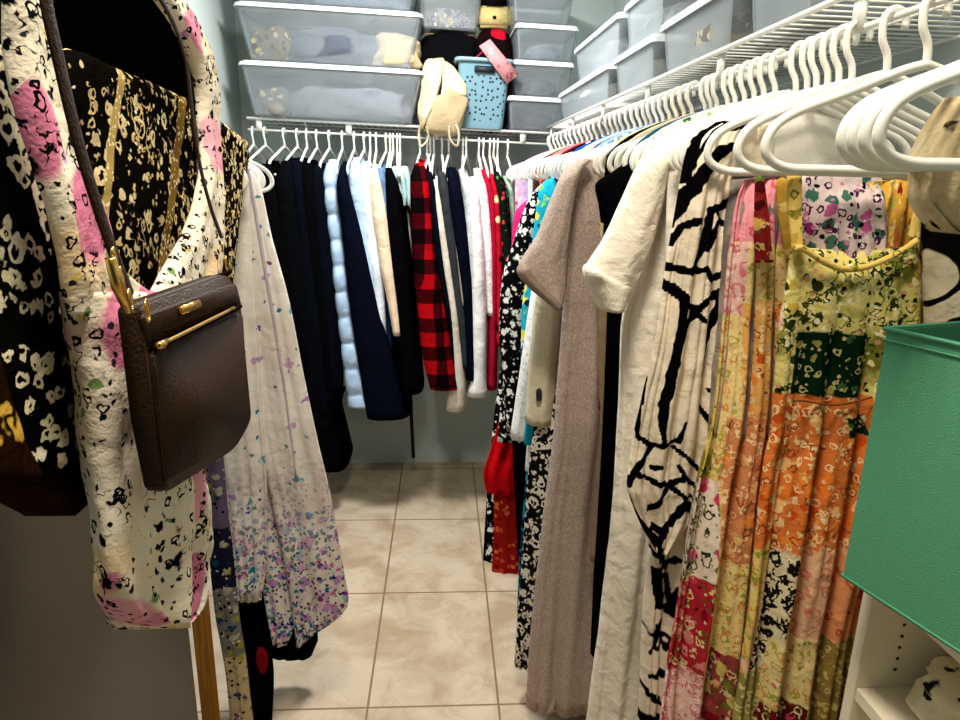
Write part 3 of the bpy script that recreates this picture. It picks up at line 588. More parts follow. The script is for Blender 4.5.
fr('cardigan', 'thin grey cardigan edge between zebra kimono and pastel dress', 'cardigan', greyk, [(180, 726, 800), (240, 718, 800), (300, 714, 795), (360, 708, 790), (432, 702, 780)], 1.005, amp=.003)
# pastel patched sundress
Y1 = .985; o1 = at(773.5, 180, Y1)
yvine = [('c', 48, .36, .07, c(176, 170, 60), .6), ('c', 70, .34, .08, c(226, 150, 80), .4), ('v', 64, .3, .4, [c(150, 160, 60), c(240, 226, 180), c(206, 120, 90)], .8)]
pvine = [('c', 41, .4, .08, c(226, 130, 140), .7), ('c', 70, .36, .08, c(246, 224, 210), .5), ('l', 48, .03, c(210, 120, 130), .5)]
wvine = [('c', 48, .36, .07, c(60, 50, 46), .5), ('c', 70, .34, .09, c(110, 130, 60), .4), ('v', 38, .4, .3, [c(206, 60, 100), c(226, 110, 140)], .8), ('v', 96, .3, .3, [c(50, 46, 40), c(120, 140, 70)], .6)]
rpais = [('v', 35, .46, .6, [c(206, 70, 90), c(226, 130, 130), c(140, 16, 40)], .9), ('c', 54, .36, .09, c(232, 214, 150), .6), ('c', 76, .34, .08, c(90, 90, 30), .4), ('v', 96, .3, .4, [c(70, 10, 24), c(236, 220, 170)], .6)]
ofl = [('v', 41, .44, .5, [c(240, 150, 60), c(206, 84, 30), c(240, 186, 116)], .8), ('c', 64, .34, .08, c(250, 216, 160), .6), ('c', 48, .36, .06, c(150, 80, 40), .35)]
pp = lambda tp, bt, bg, ly: patch(o1, Y1-.03, 1, tp, bt, bg, ly)
pasm = pat('pastel_patchwork', c(240, 214, 146), yvine+[
    pp((150, 700, 812), (244, 700, 812), c(232, 150, 160), [('n', 7, .45, c(244, 206, 200)), ('c', 34, .34, .07, c(206, 90, 110), .5)]),
    pp((244, 690, 752), (318, 690, 746), c(240, 196, 186), pvine), pp((300, 746, 830), (420, 742, 830), c(232, 176, 96), ofl),
    pp((420, 730, 840), (560, 716, 830), c(214, 140, 90), ofl), pp((410, 690, 724), (486, 676, 716), c(228, 200, 100), [('v', 30, .44, .6, [c(110, 120, 40), c(246, 232, 170), c(160, 150, 60)], .9), ('c', 44, .34, .08, c(70, 96, 30), .5)]),
    pp((486, 650, 722), (582, 640, 714), c(240, 224, 206), wvine), pp((582, 640, 716), (676, 620, 702), c(180, 40, 56), rpais), pp((676, 600, 706), (860, 580, 680), c(240, 200, 188), pvine),
    pp((656, 708, 745), (860, 690, 728), c(150, 70, 60), rpais+[('v', 30, .4, .4, [c(226, 196, 110), c(110, 120, 50)], .8)])], rough=.92)
fr('sundress', 'long pastel patchwork sundress left of the green-topped one', 'dress', pasm, [(180, 742, 805), (200, 734, 806), (230, 729, 806), (300, 722, 810), (360, 717, 812), (420, 709, 812), (500, 691, 806), (600, 675, 800), (680, 662, 795), (760, 650, 790), (830, 642, 785)], Y1, amp=.03, nf=4.5, T=.02, ph=.45, av=.25, nu=120, extra=[
    slv([(178, 754, 763), (200, 753, 766), (230, 752, 769), (262, 754, 772)], Y1-.04, name='strap', T=.005, mat=pat('red_yellow_floral', c(150, 40, 40), [('v', 44, .42, .6, [c(226, 180, 90), c(80, 16, 24), c(90, 110, 50)], .8), ('c', 60, .34, .1, c(236, 206, 130), .5)]))])
# patchwork sundress with green bodice
Y2 = .925; o2 = at((790+917)/2, 246, Y2)
pq = lambda tp, bt, bg, ly: patch(o2, Y2-.03, 1, tp, bt, bg, ly)
yelf = pat('yellow_green_floral', c(236, 200, 112), [('v', 50, .42, .5, [c(206, 170, 70), c(246, 230, 170), c(160, 140, 60)], .8), ('c', 60, .34, .08, c(130, 124, 40), .5)])
bodl = [('n', 14, .43, c(120, 120, 44)), ('c', 54, .38, .1, c(242, 228, 170), .7), ('v', 54, .42, .5, [c(236, 216, 140), c(50, 56, 20), c(200, 170, 80)], .9), ('v', 96, .36, .4, [c(22, 34, 16), c(216, 150, 120), c(244, 236, 200)], .7), ('l', 64, .03, c(50, 66, 22), .5)]
dkl = [('v', 60, .36, .35, [c(150, 140, 80), c(60, 96, 50)], .9), ('c', 70, .36, .07, c(190, 176, 110), .3), ('v', 112, .3, .3, [c(196, 180, 120)], .8)]
bwl = [('c', 54, .38, .12, c(26, 24, 20), .8), ('l', 64, .05, c(26, 24, 20), .8)]
patm = pat('patchwork_cotton', c(222, 122, 58), ofl+[('v', 16, .42, .35, [c(226, 96, 26), c(240, 130, 50)], .9), ('c', 60, .34, .08, c(246, 206, 150), .4),
    pq((200, 700, 960), (397, 700, 960), c(224, 208, 124), bodl), pq((334, 803, 873), (398, 795, 863), c(12, 36, 20), dkl),
    pq((240, 760, 798), (330, 750, 790), c(240, 206, 190), pvine), pq((330, 750, 784), (400, 740, 776), c(228, 206, 110), yvine),
    pq((552, 700, 960), (900, 660, 900), c(238, 190, 150), [('c', 40, .36, .08, c(222, 140, 110), .8)]),
    pq((556, 776, 799), (674, 752, 775), c(232, 218, 180), bwl), pq((552, 700, 776), (660, 700, 752), c(236, 206, 120), yvine),
    pq((556, 838, 960), (690, 818, 960), c(226, 150, 100), [('c', 40, .36, .08, c(190, 90, 60), .8)]),
    pq((674, 730, 772), (900, 690, 730), c(160, 148, 84), [('c', 60, .36, .1, c(226, 216, 150), .8)]), pq((640, 772, 818), (706, 760, 806), c(238, 214, 150), yvine), pq((706, 764, 806), (900, 700, 760), c(96, 26, 20), rpais),
    pq((640, 818, 960), (900, 760, 960), c(150, 126, 66), [('c', 60, .36, .1, c(206, 190, 110), .8)]),
    pq((417, 848, 866), (438, 850, 872), c(14, 40, 22), dkl)], rough=.92)
purp = pat('purple_pink_floral', c(222, 200, 200), [('v', 51, .46, .6, [c(140, 46, 116), c(60, 110, 90), c(190, 90, 150), c(240, 230, 226)], .9), ('c', 75, .36, .1, c(70, 30, 70), .5), ('v', 90, .34, .4, [c(20, 16, 26), c(200, 120, 170)], .7)])
ofan = pat('orange_yellow_stripes', c(226, 170, 70), [('n', 12, .42, c(170, 56, 50)), ('v', 75, .4, .5, [c(246, 220, 130), c(140, 30, 46), c(200, 190, 90)], .8), ('c', 90, .34, .1, c(246, 226, 150), .5)], scale=(1.6, 1, .5), rot=(0, .5, 0))
tt = thing('sundress', 'patchwork sundress with green bodice and orange skirt, front of the right rod', 'dress', o2, GR)
for nm, rows, Y, kw, mt in (
    ('body', [(246, 790, 917), (270, 787, 920), (300, 782, 920), (335, 776, 918), (366, 773, 915), (396, 770, 911), (420, 769, 911), (460, 760, 906), (540, 749, 890), (600, 742, 874), (680, 732, 858), (760, 722, 850), (830, 716, 846)], Y2, dict(T=.022, T0=.9, amp=.03, nf=4.5, ph=.2, nu=120, nv=64, e=.9, wr=.004, dip=.042, av=.12), patm),
    ('strap', [(172, 787, 802), (195, 787, 802), (220, 789, 802), (252, 792, 803)], Y2-.022, dict(T=.004, nu=20, nv=12, wr=.002), yelf),
    ('strap', [(180, 776, 788), (210, 777, 790), (235, 781, 792), (260, 786, 796)], Y2+.02, dict(T=.004, nu=20, nv=12, wr=.002), pat('ochre_floral', c(190, 150, 60), [('v', 44, .4, .5, [c(230, 200, 120), c(120, 130, 50)], .8)])),
    ('strap', [(205, 915, 921), (220, 912, 921), (240, 908, 919)], Y2-.02, dict(T=.004, nu=20, nv=12, wr=.002), yelf),
    ('back_panel', [(182, 868, 926), (200, 862, 926), (225, 852, 926), (250, 840, 924), (280, 832, 920)], Y2+.022, dict(T=.006, amp=.016, nf=4, ph=.1, nu=80, nv=20, wr=.002), ofan)):
    link(nm, loft(rows, Y, o2, **kw), mt, tt)
NK = [(794, 249), (801, 248), (812, 254), (826, 263), (845, 269), (866, 267), (888, 258), (906, 248), (917, 240)]
link('neckline', tubem([p-o2 for p in spline([at(a, b, Y2-.03) for a, b in NK])], .0045), yelf, tt)['label'] = 'yellow bound neckline'
link('waist_seam', tubem([p-o2 for p in spline([at(a, b, Y2-.034) for a, b in ((792, 401), (805, 401), (828, 405), (850, 403), (872, 397))])], .0016), K('seam_brown', 120, 70, 40), tt)
fr('slip_dress', 'purple and pink floral dress behind the green bodice', 'dress', purp, [(176, 800, 880), (190, 798, 884), (240, 800, 885), (300, 806, 885), (420, 800, 890)], .957, amp=.012, nf=5)
fr('skirt', 'tan and orange print skirt hanging behind the patchwork sundress', 'skirt', pat('tan_print', c(196, 150, 90), [('l', 34, .03, c(220, 180, 110), .7), ('v', 30, .38, .4, [c(150, 160, 70), c(200, 110, 70)], .6)]), [(300, 850, 925), (420, 848, 925), (560, 838, 905), (640, 834, 893), (760, 824, 880)], .965, amp=.01)
zeb2 = pat('black_cream_abstract', c(214, 200, 172), [('z', 9, .06, c(14, 13, 14), .6)])
fr('blouse', 'black and cream abstract print blouse at the right photo edge', 'blouse', zeb2, [(180, 930, 1040), (225, 924, 1046), (300, 924, 1040), (380, 926, 1036)], .90, amp=.006)
fr('scarf', 'crumpled cream scarf with black specks on the nearest hanger', 'scarf', pat('cream_black_specks', c(206, 188, 150), [('v', 40, .3, .3, [c(26, 22, 20)], 1.1), ('n', 30, .45, c(186, 166, 126))]), [(98, 944, 1010), (112, 938, 1014), (140, 924, 1016), (170, 913, 1014), (195, 912, 1008), (215, 921, 1000), (230, 936, 985), (233, 945, 970)], .66, amp=.012, nf=3, T=.03, puff=0, wr=.012)
# tops packed between the larger pieces: only their shoulders show over the neighbours
fc = [('rose print', pink), ('white cotton', whitec), ('wine print', pat('wine_floral', c(96, 20, 50), [('v', 36, .4, .6, [c(226, 200, 190), c(200, 90, 120)], .6)])), ('sky blue', K('sky_blue', 120, 180, 220)), ('pale stripe', pat('blue_stripe', c(226, 230, 236), [('z', 30, .08, c(120, 150, 190), .1)], scale=(2, 1, .2))),
      ('black', blk[1]), ('peony print', pat('peony', c(236, 214, 214), [('v', 28, .44, .6, [c(214, 70, 110), c(60, 110, 70), c(250, 240, 236)], .7)])), ('ivory', ivory), ('mint', K('mint', 170, 214, 200)), ('bark brown', K('bark', 84, 64, 54)), ('cobalt print', pat('cobalt_print', c(30, 70, 150), [('v', 30, .4, .6, [c(240, 240, 240), c(120, 180, 220)], .6)]))]
fc += [('lilac', K('lilac', 190, 170, 210)), ('coral', K('coral', 226, 110, 100)), ('black floral', bwfl2), ('snow white', whitec), ('plum', K('plum', 80, 30, 70)), ('butter yellow', K('butter', 236, 220, 150)), ('oat', K('oat', 206, 192, 166)), ('leaf print', pat('leaf_print', c(230, 230, 220), [('v', 44, .42, .6, [c(40, 110, 70), c(20, 60, 50), c(150, 180, 120)], .9)])), ('petrol', K('petrol', 30, 90, 110))]
ys = [2.95, 2.6, 2.2, 1.75, 1.70, 1.54, 1.33, 1.14, 1.92, 2.5, 2.02, 2.78, 2.36, 2.11, 1.84, 1.79, 1.58, 1.47, 1.30, 1.38]
for i, ((nm, mt), Y) in enumerate(zip(fc, ys)):
    def qx(x, z):
        d = Vector((x, Y, z))-CAM; kk = d.dot(FW); return (480+F*d.dot(RT)/kk, 360-F*d.dot(UP)/kk)
    a = [(qx(XRod(Y)-w+q, z), qx(XRod(Y)+w+q, z)) for w, z, q in ((.03, 1.712, 0), (.10, 1.688, 0), (.16, 1.655, 0), (.192, 1.615, 0), (.19, 1.5, 0), (.17, 1.2, 0), (.17, 1.02, 0))]
    fr('tee_shirt', f'{nm} top squeezed between the larger pieces on the right rod', 'shirt', mt, [(l[1], l[0], r[0]) for l, r in a], Y, amp=.004, T=.022)
HX = [545, 549, 553, 557, 561, 565, 570, 574, 579, 584, 589, 594, 599, 605, 611, 616, 621, 626, 632, 638, 644, 650, 655, 661, 667, 674, 681, 689, 697, 711, 717, 723, 734, 742, 752, 762, 772, 784, 806, 818, 828, 840, 852, 866]
for i, px in enumerate(HX):
    d = ray(px, 19+(800-px)*.49); Y = .62/(d.x/d.y+.027)
    if Y > 3.17: Y = 3.16-.012*i
    rz = RA*-1+random.uniform(-.05, .05)
    if 715 < px < 800: rz += .16+.2*(px-715)/85
    if px > 800: rz += .05+.02*(i % 3)
    hanger((XRod(Y), Y, ZR), rz, 'white plastic hanger hooked in the crowded row along the right rod' if px < 800 else 'white plastic hanger in the empty cluster near the camera on the right rod', 'white hangers packed along the right rod' if px < 800 else 'empty white hangers at the near end of the right rod')
for px in (1022, 1037, 1054, 1075):
    Y = .62/((px-432)/660+.027); hanger((XRod(Y), Y, ZR), .06, 'white plastic hanger in the empty cluster near the camera on the right rod', 'empty white hangers at the near end of the right rod')
for px, lb in ((905, 'white hanger just left of the nearest one, its hook near the top right corner'), (945, 'nearest white hanger, in the top right corner above the speckled scarf')):
    d = ray(px, -40); Y = .62/(d.x/d.y+.027); hanger((XRod(Y), Y, ZR), .1, lb, 'empty white hangers at the near end of the right rod')
# ------------------------------------------------------------------ left: door, bags and long floral robe
doorm = fab('dark_grey_door_paint', c(92, 86, 74), rough=.5, var=.04, bump=.1, wr=.02, spec=.4)
tag(link('door_1', boxm((-.575, .52, .012), (-.54, 1.30, 2.04), .003), doorm, smooth=False), None, None, kind='structure')
tan_ = pat('varnished_pine', c(168, 120, 56), [('z', 30, .1, c(148, 100, 44), .3)], scale=(3, 3, .1), rough=.45, bump=0, wr=0)
struct('trim_1', boxm((-.552, 1.345, 0), (-.521, 1.38, 2.06), .002), tan_)
ovr = thing('over_door_hook', 'black metal hook rack over the top of the grey door, holding the bags', 'hook', (-.5575, .72, 2.04))
stl = plas('black_steel', c(24, 24, 26), .4, metal=.6)
o = ovr.location
link('rail', boxm((.022, -.17, -.10), (.030, .22, -.06), .001), stl, ovr)
for yy in (-.12, .16):
    link('strap', boxm((-.024, yy-.012, .001), (.026, yy+.012, .004)), stl, ovr); link('strap', boxm((.0178, yy-.012, -.08), (.022, yy+.012, .003)), stl, ovr)
for yy in (-.14, -.04, .06, .17): link('peg', tubem(spline([(.028, yy, -.08), (.07, yy, -.10), (.13, yy, -.11), (.235, yy, -.10), (.27, yy, -.075)]), .005), stl, ovr)
cream_fl = pat('cream_pink_floral', c(238, 226, 204), [('n', 6, .42, c(238, 208, 166)), ('v', 50, .3, .25, [c(224, 196, 110), c(120, 150, 90), c(206, 150, 190)], .8),
    ('v', 10, .48, .3, [c(228, 150, 172), c(218, 128, 158), c(236, 172, 186)], .35, c(240, 200, 206)), ('c', 70, .34, .1, c(16, 16, 20), .22), ('v', 90, .34, .32, [c(14, 14, 18), c(22, 22, 28), c(46, 40, 60)], 1.1), ('v', 34, .24, .14, [c(14, 14, 20)], 1.0), ('l', 60, .018, c(24, 22, 26), .25)])
blk0 = K('black_lining', 2, 2, 2, var=.3); braid = [('v', 150, .4, .6, [c(236, 220, 170)], .3)]
PB = -.42; ob = at(64, 52, PB, 0); pb = lambda tp, bt, bg: patch(ob, PB+.02, 0, tp, bt, bg, braid)
brl = [('n', 5, .44, c(30, 23, 8)), ('c', 34, .34, .075, c(222, 202, 156), .5), ('c', 60, .36, .1, c(214, 190, 136), .35), ('l', 50, .022, c(206, 180, 126), .3), ('v', 90, .26, .2, [c(240, 228, 190), c(214, 184, 120)], .9)]
broc = pat('black_gold_brocade', c(13, 11, 8), brl+[pb((66, 118, 124), (300, 99, 104), c(176, 150, 92)), pb((98, 177, 185), (300, 156, 164), c(130, 100, 44))], rough=.6)
broc2 = pat('black_cream_brocade', c(8, 9, 7), [('n', 3, .4, c(16, 18, 11)), ('c', 34, .34, .1, c(234, 226, 200), .3), ('v', 50, .36, .28, [c(236, 228, 200), c(226, 214, 180)], 1.3), ('c', 60, .34, .12, c(226, 214, 180), .25)], rough=.6)
brown = fab('dark_brown_leather', c(48, 29, 15), rough=.5, var=.35, bump=.5, bs=330, wr=.1, spec=.13)
dkb = fab('black_trim', c(12, 9, 8), rough=.55, var=.3); brn2 = pat('brown_base_fabric', c(34, 18, 9), [('n', 4, .4, c(52, 28, 12))], rough=.6)
gold = plas('gold_metal', c(214, 170, 92), .25, metal=1.)
# black and gold bag behind
garment('shoulder_bag', 'black and gold brocade shoulder bag seen through the loop of the floral bag', 'bag', broc, [
    ('body', [(52, 58, 70), (70, 54, 110), (100, 60, 182), (128, 68, 225), (146, 76, 245), (190, 86, 240), (236, 98, 233), (300, 112, 226), (350, 127, 215)], PB, dict(ax=0, T=.022, e=.5, T0=.8, nu=60, nv=30, wr=.006)),
    ('lining', [(-60, 30, 150), (-20, 40, 168), (30, 48, 186), (60, 58, 194), (100, 66, 200), (116, 110, 204)], -.462, dict(ax=0, T=.018, e=.6, nu=48, nv=20, wr=.01), blk0, 'black inside of the gaping bag'),
    ('strap', [(-60, 150, 166), (0, 166, 176), (40, 180, 187), (80, 186, 191), (125, 190, 196), (200, 196, 202)], -.40, dict(ax=0, T=.004, nu=16, nv=24, wr=.001), dkb)], 'bags hanging on the door')
# black cream-flowered hobo at the photo edge
garment('hobo_bag', 'black hobo bag with cream flowers at the left photo edge', 'bag', broc2, [
    ('body', [(-60, -60, -20), (0, -70, 2), (60, -80, 10), (110, -80, 16), (180, -80, 26), (260, -80, 43), (340, -80, 60), (400, -80, 73), (440, -78, 84), (466, -50, 87), (474, -20, 84)], -.40, dict(ax=0, T=.03, e=.75, T0=.8, nu=60, nv=36, wr=.006)),
    ('trim', [(-60, -22, -12), (0, -1, 8), (60, 8, 17), (180, 25, 34), (300, 50, 59), (400, 72, 80), (440, 81, 89), (470, 84, 91)], -.385, dict(ax=0, T=.026, T0=1., nu=24, nv=30, wr=.002), dkb, 'black bound edge'),
    ('side_panel', [(330, -60, -6), (380, -60, 10), (430, -50, 24), (460, -40, 38), (480, -10, 48)], -.366, dict(ax=0, T=.004, T0=1., nu=32, nv=20, wr=.006), pat('brown_gold_panel', c(34, 18, 8), [('v', 26, .34, .4, [c(214, 170, 70)], 1.3)], rough=.6), 'brown side with gold flowers'),
    ('base', [(462, -20, 84), (472, -20, 91), (484, -14, 90), (500, 8, 84), (510, 26, 74), (516, 40, 62)], -.40, dict(ax=0, T=.022, e=.8, T0=.8, nu=48, nv=26, wr=.006), brn2, 'brown rounded base')], 'bags hanging on the door')
# floral hobo bag with a deep U opening
garment('hobo_bag', 'large cream hobo bag with pink flowers and black leaves', 'bag', cream_fl, [
    ('body', [(292, 66, 150), (310, 70, 162), (350, 77, 176), (400, 84, 184), (450, 91, 191), (500, 95, 195), (550, 97, 196), (585, 101, 193), (608, 111, 185), (622, 126, 172), (629, 142, 160)], -.335, dict(ax=0, T=.032, e=.85, T0=.75, amp=.014, nf=2.2, ph=.35, nu=84, nv=50, wr=.008)),
    ('strap', [(-60, -4, 22), (0, 5, 42), (60, 13, 53), (100, 20, 62), (160, 33, 76), (220, 49, 95), (270, 60, 118), (300, 67, 150), (320, 72, 160)], -.33, dict(ax=0, T=.012, T0=1., amp=.006, nf=1.5, nu=40, nv=40, wr=.006)),
    ('strap', [(-60, 130, 146), (-10, 152, 172), (25, 172, 192), (60, 190, 205), (100, 199, 213), (150, 202, 215), (200, 196, 216), (235, 184, 217), (265, 166, 217), (285, 153, 214), (300, 145, 205), (322, 110, 195)], -.35, dict(ax=0, T=.014, T0=1., amp=.006, nf=1.5, nu=40, nv=40, wr=.006))], 'bags hanging on the door')
# brown leather crossbody
XL = -.262
A = lambda px, py, x=XL: at(px, py, x, 0)
t = thing('crossbody_bag', 'dark brown pebbled leather crossbody bag with gold zip', 'bag', A(195, 380), 'bags hanging on the door'); o = t.location
def outline(P, r=6):
    out = []; n = len(P)
    for i in range(n):
        a, b, d = Vector(P[i-1]), Vector(P[i]), Vector(P[(i+1) % n]); u = b+(a-b).normalized()*r; w = b+(d-b).normalized()*r
        for k in range(5): s = k/4; out.append((1-s)**2*u+2*s*(1-s)*b+s*s*w)
    return out
q = outline([(139, 305), (229, 273), (241, 304), (252, 420), (236, 449), (166, 494), (152, 420)], 9)
bmx = slab([A(p.x, p.y)-o for p in q], (1, 0, 0), .02, .008); link('body', bmx, brown, t)
q = outline([(143, 316), (236, 283), (242, 306), (150, 347)], 4)
link('flap', slab([A(p.x, p.y, XL+.003)-o for p in q], (1, 0, 0), .006, .002), brown, t)
link('pocket', slab([A(p.x, p.y, XL+.004)-o for p in outline([(152, 352), (243, 311), (249, 415), (234, 444), (168, 484), (160, 420)], 8)], (1, 0, 0), .006, .002), brown, t)
zt = K('brown_zip_tape', 30, 18, 12)
zp = link('zipper', tubem([A(156+i*8.4, 348-i*4.1, XL+.006)-o for i in range(11)], .0042, flat=.6), zt, t)
link('zipper_teeth', tubem([A(160+i*7.4, 345-i*3.7, XL+.0105)-o for i in range(11)], .0022), gold, zp)
link('zip_pull', tubem([A(157, 346, XL+.012)-o, A(162, 344.5, XL+.014)-o, A(167, 341, XL+.013)-o], [.0035, .004, .0025]), gold, zp)
link('name_plate', slab([A(a, b, XL+.008)-o for a, b in ((180, 307), (201, 299.5), (203, 307), (183.5, 315))], (1, 0, 0), .004, .0012), gold, t)
link('top_seam', tubem([A(141+i*4.45, 304-i*1.6, XL-.012)-o for i in range(21)], .004, flat=.7), zt, t)
SP = [(42, -60), (46, 0), (60, 66), (74, 126), (88, 176), (104, 226), (119, 268), (130, 296)]
bm = tubem(spline([A(a, b, XL+.012)-o for a, b in SP]), .0075, n=10, flat=.28, up=(0, 1, .3)); link('strap', bm, brown, t); st1 = bpy.data.objects['strap'] if False else [q for q in COL.objects if q.parent == t and q.name.startswith('strap')][-1]
SP = [(128, -60), (152, -16), (173, 22), (186, 62), (192, 110), (199, 160), (210, 205), (221, 236)]
st2 = link('strap', tubem(spline([A(a, b, XL-.03)-o for a, b in SP]), .005, n=10, flat=.3, up=(0, 1, .3)), brown, t)
def ringm(ctr, r, rad, nrm=(1, .3, 0)):
    nn = Vector(nrm).normalized(); u = nn.orthogonal().normalized(); w = nn.cross(u)
    return tubem([ctr+u*(r*math.cos(2*PI*k/20))+w*(1.5*r*math.sin(2*PI*k/20)) for k in range(20)], rad, closed=True, n=6)
for (a, b, r) in ((114, 256, .005), (121, 277, .006), (130, 300, .007), (147, 311, .008), (222, 247, .005), (226, 262, .006)):
    link('ring', ringm(A(a, b, XL+.016 if a < 200 else XL-.02)-o, r, .0014), gold, st1 if a < 200 else st2)
link('strap_clasp', tubem([A(110, 258, XL+.018)-o, A(118, 285, XL+.018)-o, A(128, 312, XL+.018)-o], [.004, .0055, .003]), gold, t)
# robe, strip garments, black dresses on the short left rod
YL, XLR, ZL = 1.62, -.60, 1.715
rod = thing('closet_rod', 'short white rod on the left wall behind the hanging bags', 'rod', (XLR, 1.62, ZL+.0177-.0005))
link('bar', tubem([(0, -.20, 0), (0, .34, 0)], .0055), white, rod)
for yy in (-.15, .30): link('wall_bracket', tubem(spline([(0, yy, -.003), (-.12, yy, -.03), (-.36, yy, -.05)]), .006), white, rod)
zz_ = lambda py: at(300, py, YL).z-at(223, 166, YL).z
dn = lambda L: ('M', zz_(570), zz_(420), L)
robefl = pat('white_watercolour_floral', c(228, 222, 216), [('n', 4.5, .42, c(216, 206, 198)), ('v', 26, .3, .16, [c(170, 130, 190), c(110, 160, 186), c(190, 150, 190)], 1.3), ('v', 60, .32, .16, [c(60, 70, 150), c(120, 60, 140), c(30, 120, 150), c(90, 130, 110)], 1.2),
    dn(('v', 34, .5, .6, [c(206, 160, 200), c(180, 140, 190), c(150, 180, 200), c(220, 186, 200)], 1.3)), dn(('v', 60, .44, .5, [c(60, 70, 150), c(130, 50, 130), c(30, 120, 150), c(90, 126, 104), c(190, 110, 160)], 1.2)), dn(('v', 100, .4, .4, [c(26, 32, 80), c(80, 40, 90), c(40, 110, 120)], 1.)),
    ('M', zz_(612), zz_(606), ('v', 60, .5, .6, [c(30, 44, 110), c(40, 110, 150), c(60, 50, 110)], 1.1))])
z0 = at(248, 166, YL).z
t = garment('robe', 'long white robe with purple and teal watercolour flowers', 'robe', robefl, [
    ('body', [(166, 196, 246), (180, 180, 250), (230, 180, 252), (300, 190, 256), (400, 205, 262), (500, 222, 268), (560, 230, 267), (598, 236, 262)], YL-.06, dict(T=.018, amp=.008, nf=4, ph=.3, nu=64, nv=40)),
    ('front_panel', [(167, 240, 249), (185, 236, 260), (230, 238, 270), (300, 244, 289), (380, 252, 305), (440, 260, 318), (490, 270, 330), (540, 280, 339), (575, 287, 345), (600, 291, 349), (616, 293, 340), (630, 295, 318), (642, 297, 303)], YL-.04, dict(T=.022, amp=.008, nf=2.2, ph=.15, nu=64, nv=52, e=.9)),
    ('middle_fold', [(380, 236, 262), (450, 244, 272), (520, 254, 284), (580, 262, 293), (620, 268, 296), (642, 273, 288)], YL-.01, dict(T=.02, amp=.006, nf=2, ph=.6, nu=48, nv=30)),
    ('placket', [(170, 247, 250), (260, 262, 265), (330, 274, 277), (420, 288, 290), (480, 296, 298)], YL-.066, dict(T=.004, T0=1, nu=16, nv=24, wr=.004), K('lilac_piping', 190, 180, 190))], 'clothes on the short left rod')
hanger((XLR, YL-.01, ZL), -.05, 'white hanger holding the watercolour robe, its tip poking out at the left', 'white hangers on the left rod')
Ys = 1.46
garment('scarf', 'narrow multicoloured floral scarf hanging beside the pine post', 'scarf', pat('dark_floral_scarf', [(0, c(96, 84, 110)), (at(215, 520, Ys).z-at(210, 300, Ys).z, c(26, 28, 50)), (at(215, 580, Ys).z-at(210, 300, Ys).z, c(110, 112, 104)), (at(215, 650, Ys).z-at(210, 300, Ys).z, c(184, 166, 128))],
    [('v', 44, .44, .5, [c(150, 140, 60), c(120, 70, 130), c(30, 60, 90), c(160, 160, 150)], .9), ('v', 84, .36, .4, [c(14, 14, 20), c(200, 190, 170)], .7)]), [('cloth', [(300, 190, 214), (440, 203, 222), (500, 205, 227), (560, 210, 234), (610, 215, 239), (660, 224, 246), (720, 231, 253), (800, 242, 266)], Ys, dict(T=.014, amp=.004, nf=2, nu=40, nv=40))], 'clothes on the short left rod')
hanger((XLR, 1.47, ZL), .06, 'white hanger carrying the narrow floral scarf behind the bags', 'white hangers on the left rod')
garment('black_dress', 'black dress hanging lowest on the left, with one small red flower', 'dress', blk[0], [
    ('body', [(220, 150, 214), (400, 168, 232), (560, 212, 262), (620, 226, 268), (680, 230, 274), (722, 232, 272)], 1.64, dict(T=.014, amp=.004, nf=3, nu=48, nv=30)),
    ('flower', [(648, 258, 263), (654, 256, 267), (664, 257, 268), (672, 260, 266)], 1.624, dict(T=.008, nu=20, nv=8, wr=.004), K('dark_red_flower', 120, 16, 22), 'small dark red flower')], 'clothes on the short left rod')
garment('skirt_dress', 'black dress whose rounded hem shows under the floral robe', 'dress', blk[1], [
    ('body', [(230, 190, 250), (400, 220, 280), (560, 250, 308), (620, 258, 317), (645, 264, 318), (655, 272, 312)], 1.80, dict(T=.025, amp=.004, nf=3, nu=48, nv=30))], 'clothes on the short left rod')
hanger((XLR, 1.66, ZL), .6, 'white hanger carrying the black dress with the red flower', 'white hangers on the left rod')
hanger((XLR, 1.81, ZL), .75, 'white hanger carrying the black dress behind the floral robe', 'white hangers on the left rod')
# ------------------------------------------------------------------ bookcase and green fabric cube at the right
wm = fab('white_melamine', c(238, 228, 204), rough=.4, var=.02, bump=0, wr=0, spec=.4); BX, BY1, BH_ = .552, .712, 1.092
t = thing('bookcase', 'white open bookcase with shelf peg holes under the green cube', 'bookcase', (BX, .36, 0)); o = Vector(t.location)
def bx(n, lo, hi, mt=wm, b=.0008): return link(n, boxm(Vector(lo)-o, Vector(hi)-o, b), mt, t, smooth=False)
B0 = -.10
fp = bx('side_panel', (BX, BY1-.018, 0), (WX1-.012, BY1, BH_)); bx('side_panel', (BX, B0, 0), (WX1-.012, B0+.018, BH_))
bx('top_panel', (BX, B0+.018, BH_-.018), (WX1-.012, BY1-.018, BH_)); bx('back_panel', (WX1-.02, B0+.018, 0), (WX1-.012, BY1-.018, BH_-.018))
for z in (.06, .48, .905): bx('shelf_board', (BX+.002, B0+.018, z), (WX1-.02, BY1-.018, z+.018))
pegm = plas('peg_hole', c(40, 32, 24), .8)
for xx in (BX+.05, WX1-.09):
    for i in range(9):
        z = .95+i*.016*1.05; bm = bmesh.new(); bmesh.ops.create_cone(bm, segments=12, radius1=.0024, radius2=.0024, depth=.0006, cap_ends=True)
        bmesh.ops.rotate(bm, verts=bm.verts, matrix=Matrix.Rotation(PI/2, 3, 'X')); link('peg_hole', bm, pegm, fp, loc=Vector((xx, BY1-.0182, z))-o)
spot = pat('cream_dark_spots', c(232, 220, 186), [('v', 30, .3, .45, [c(36, 30, 26)], .9), ('v', 60, .22, .3, [c(50, 40, 34)], .6)])
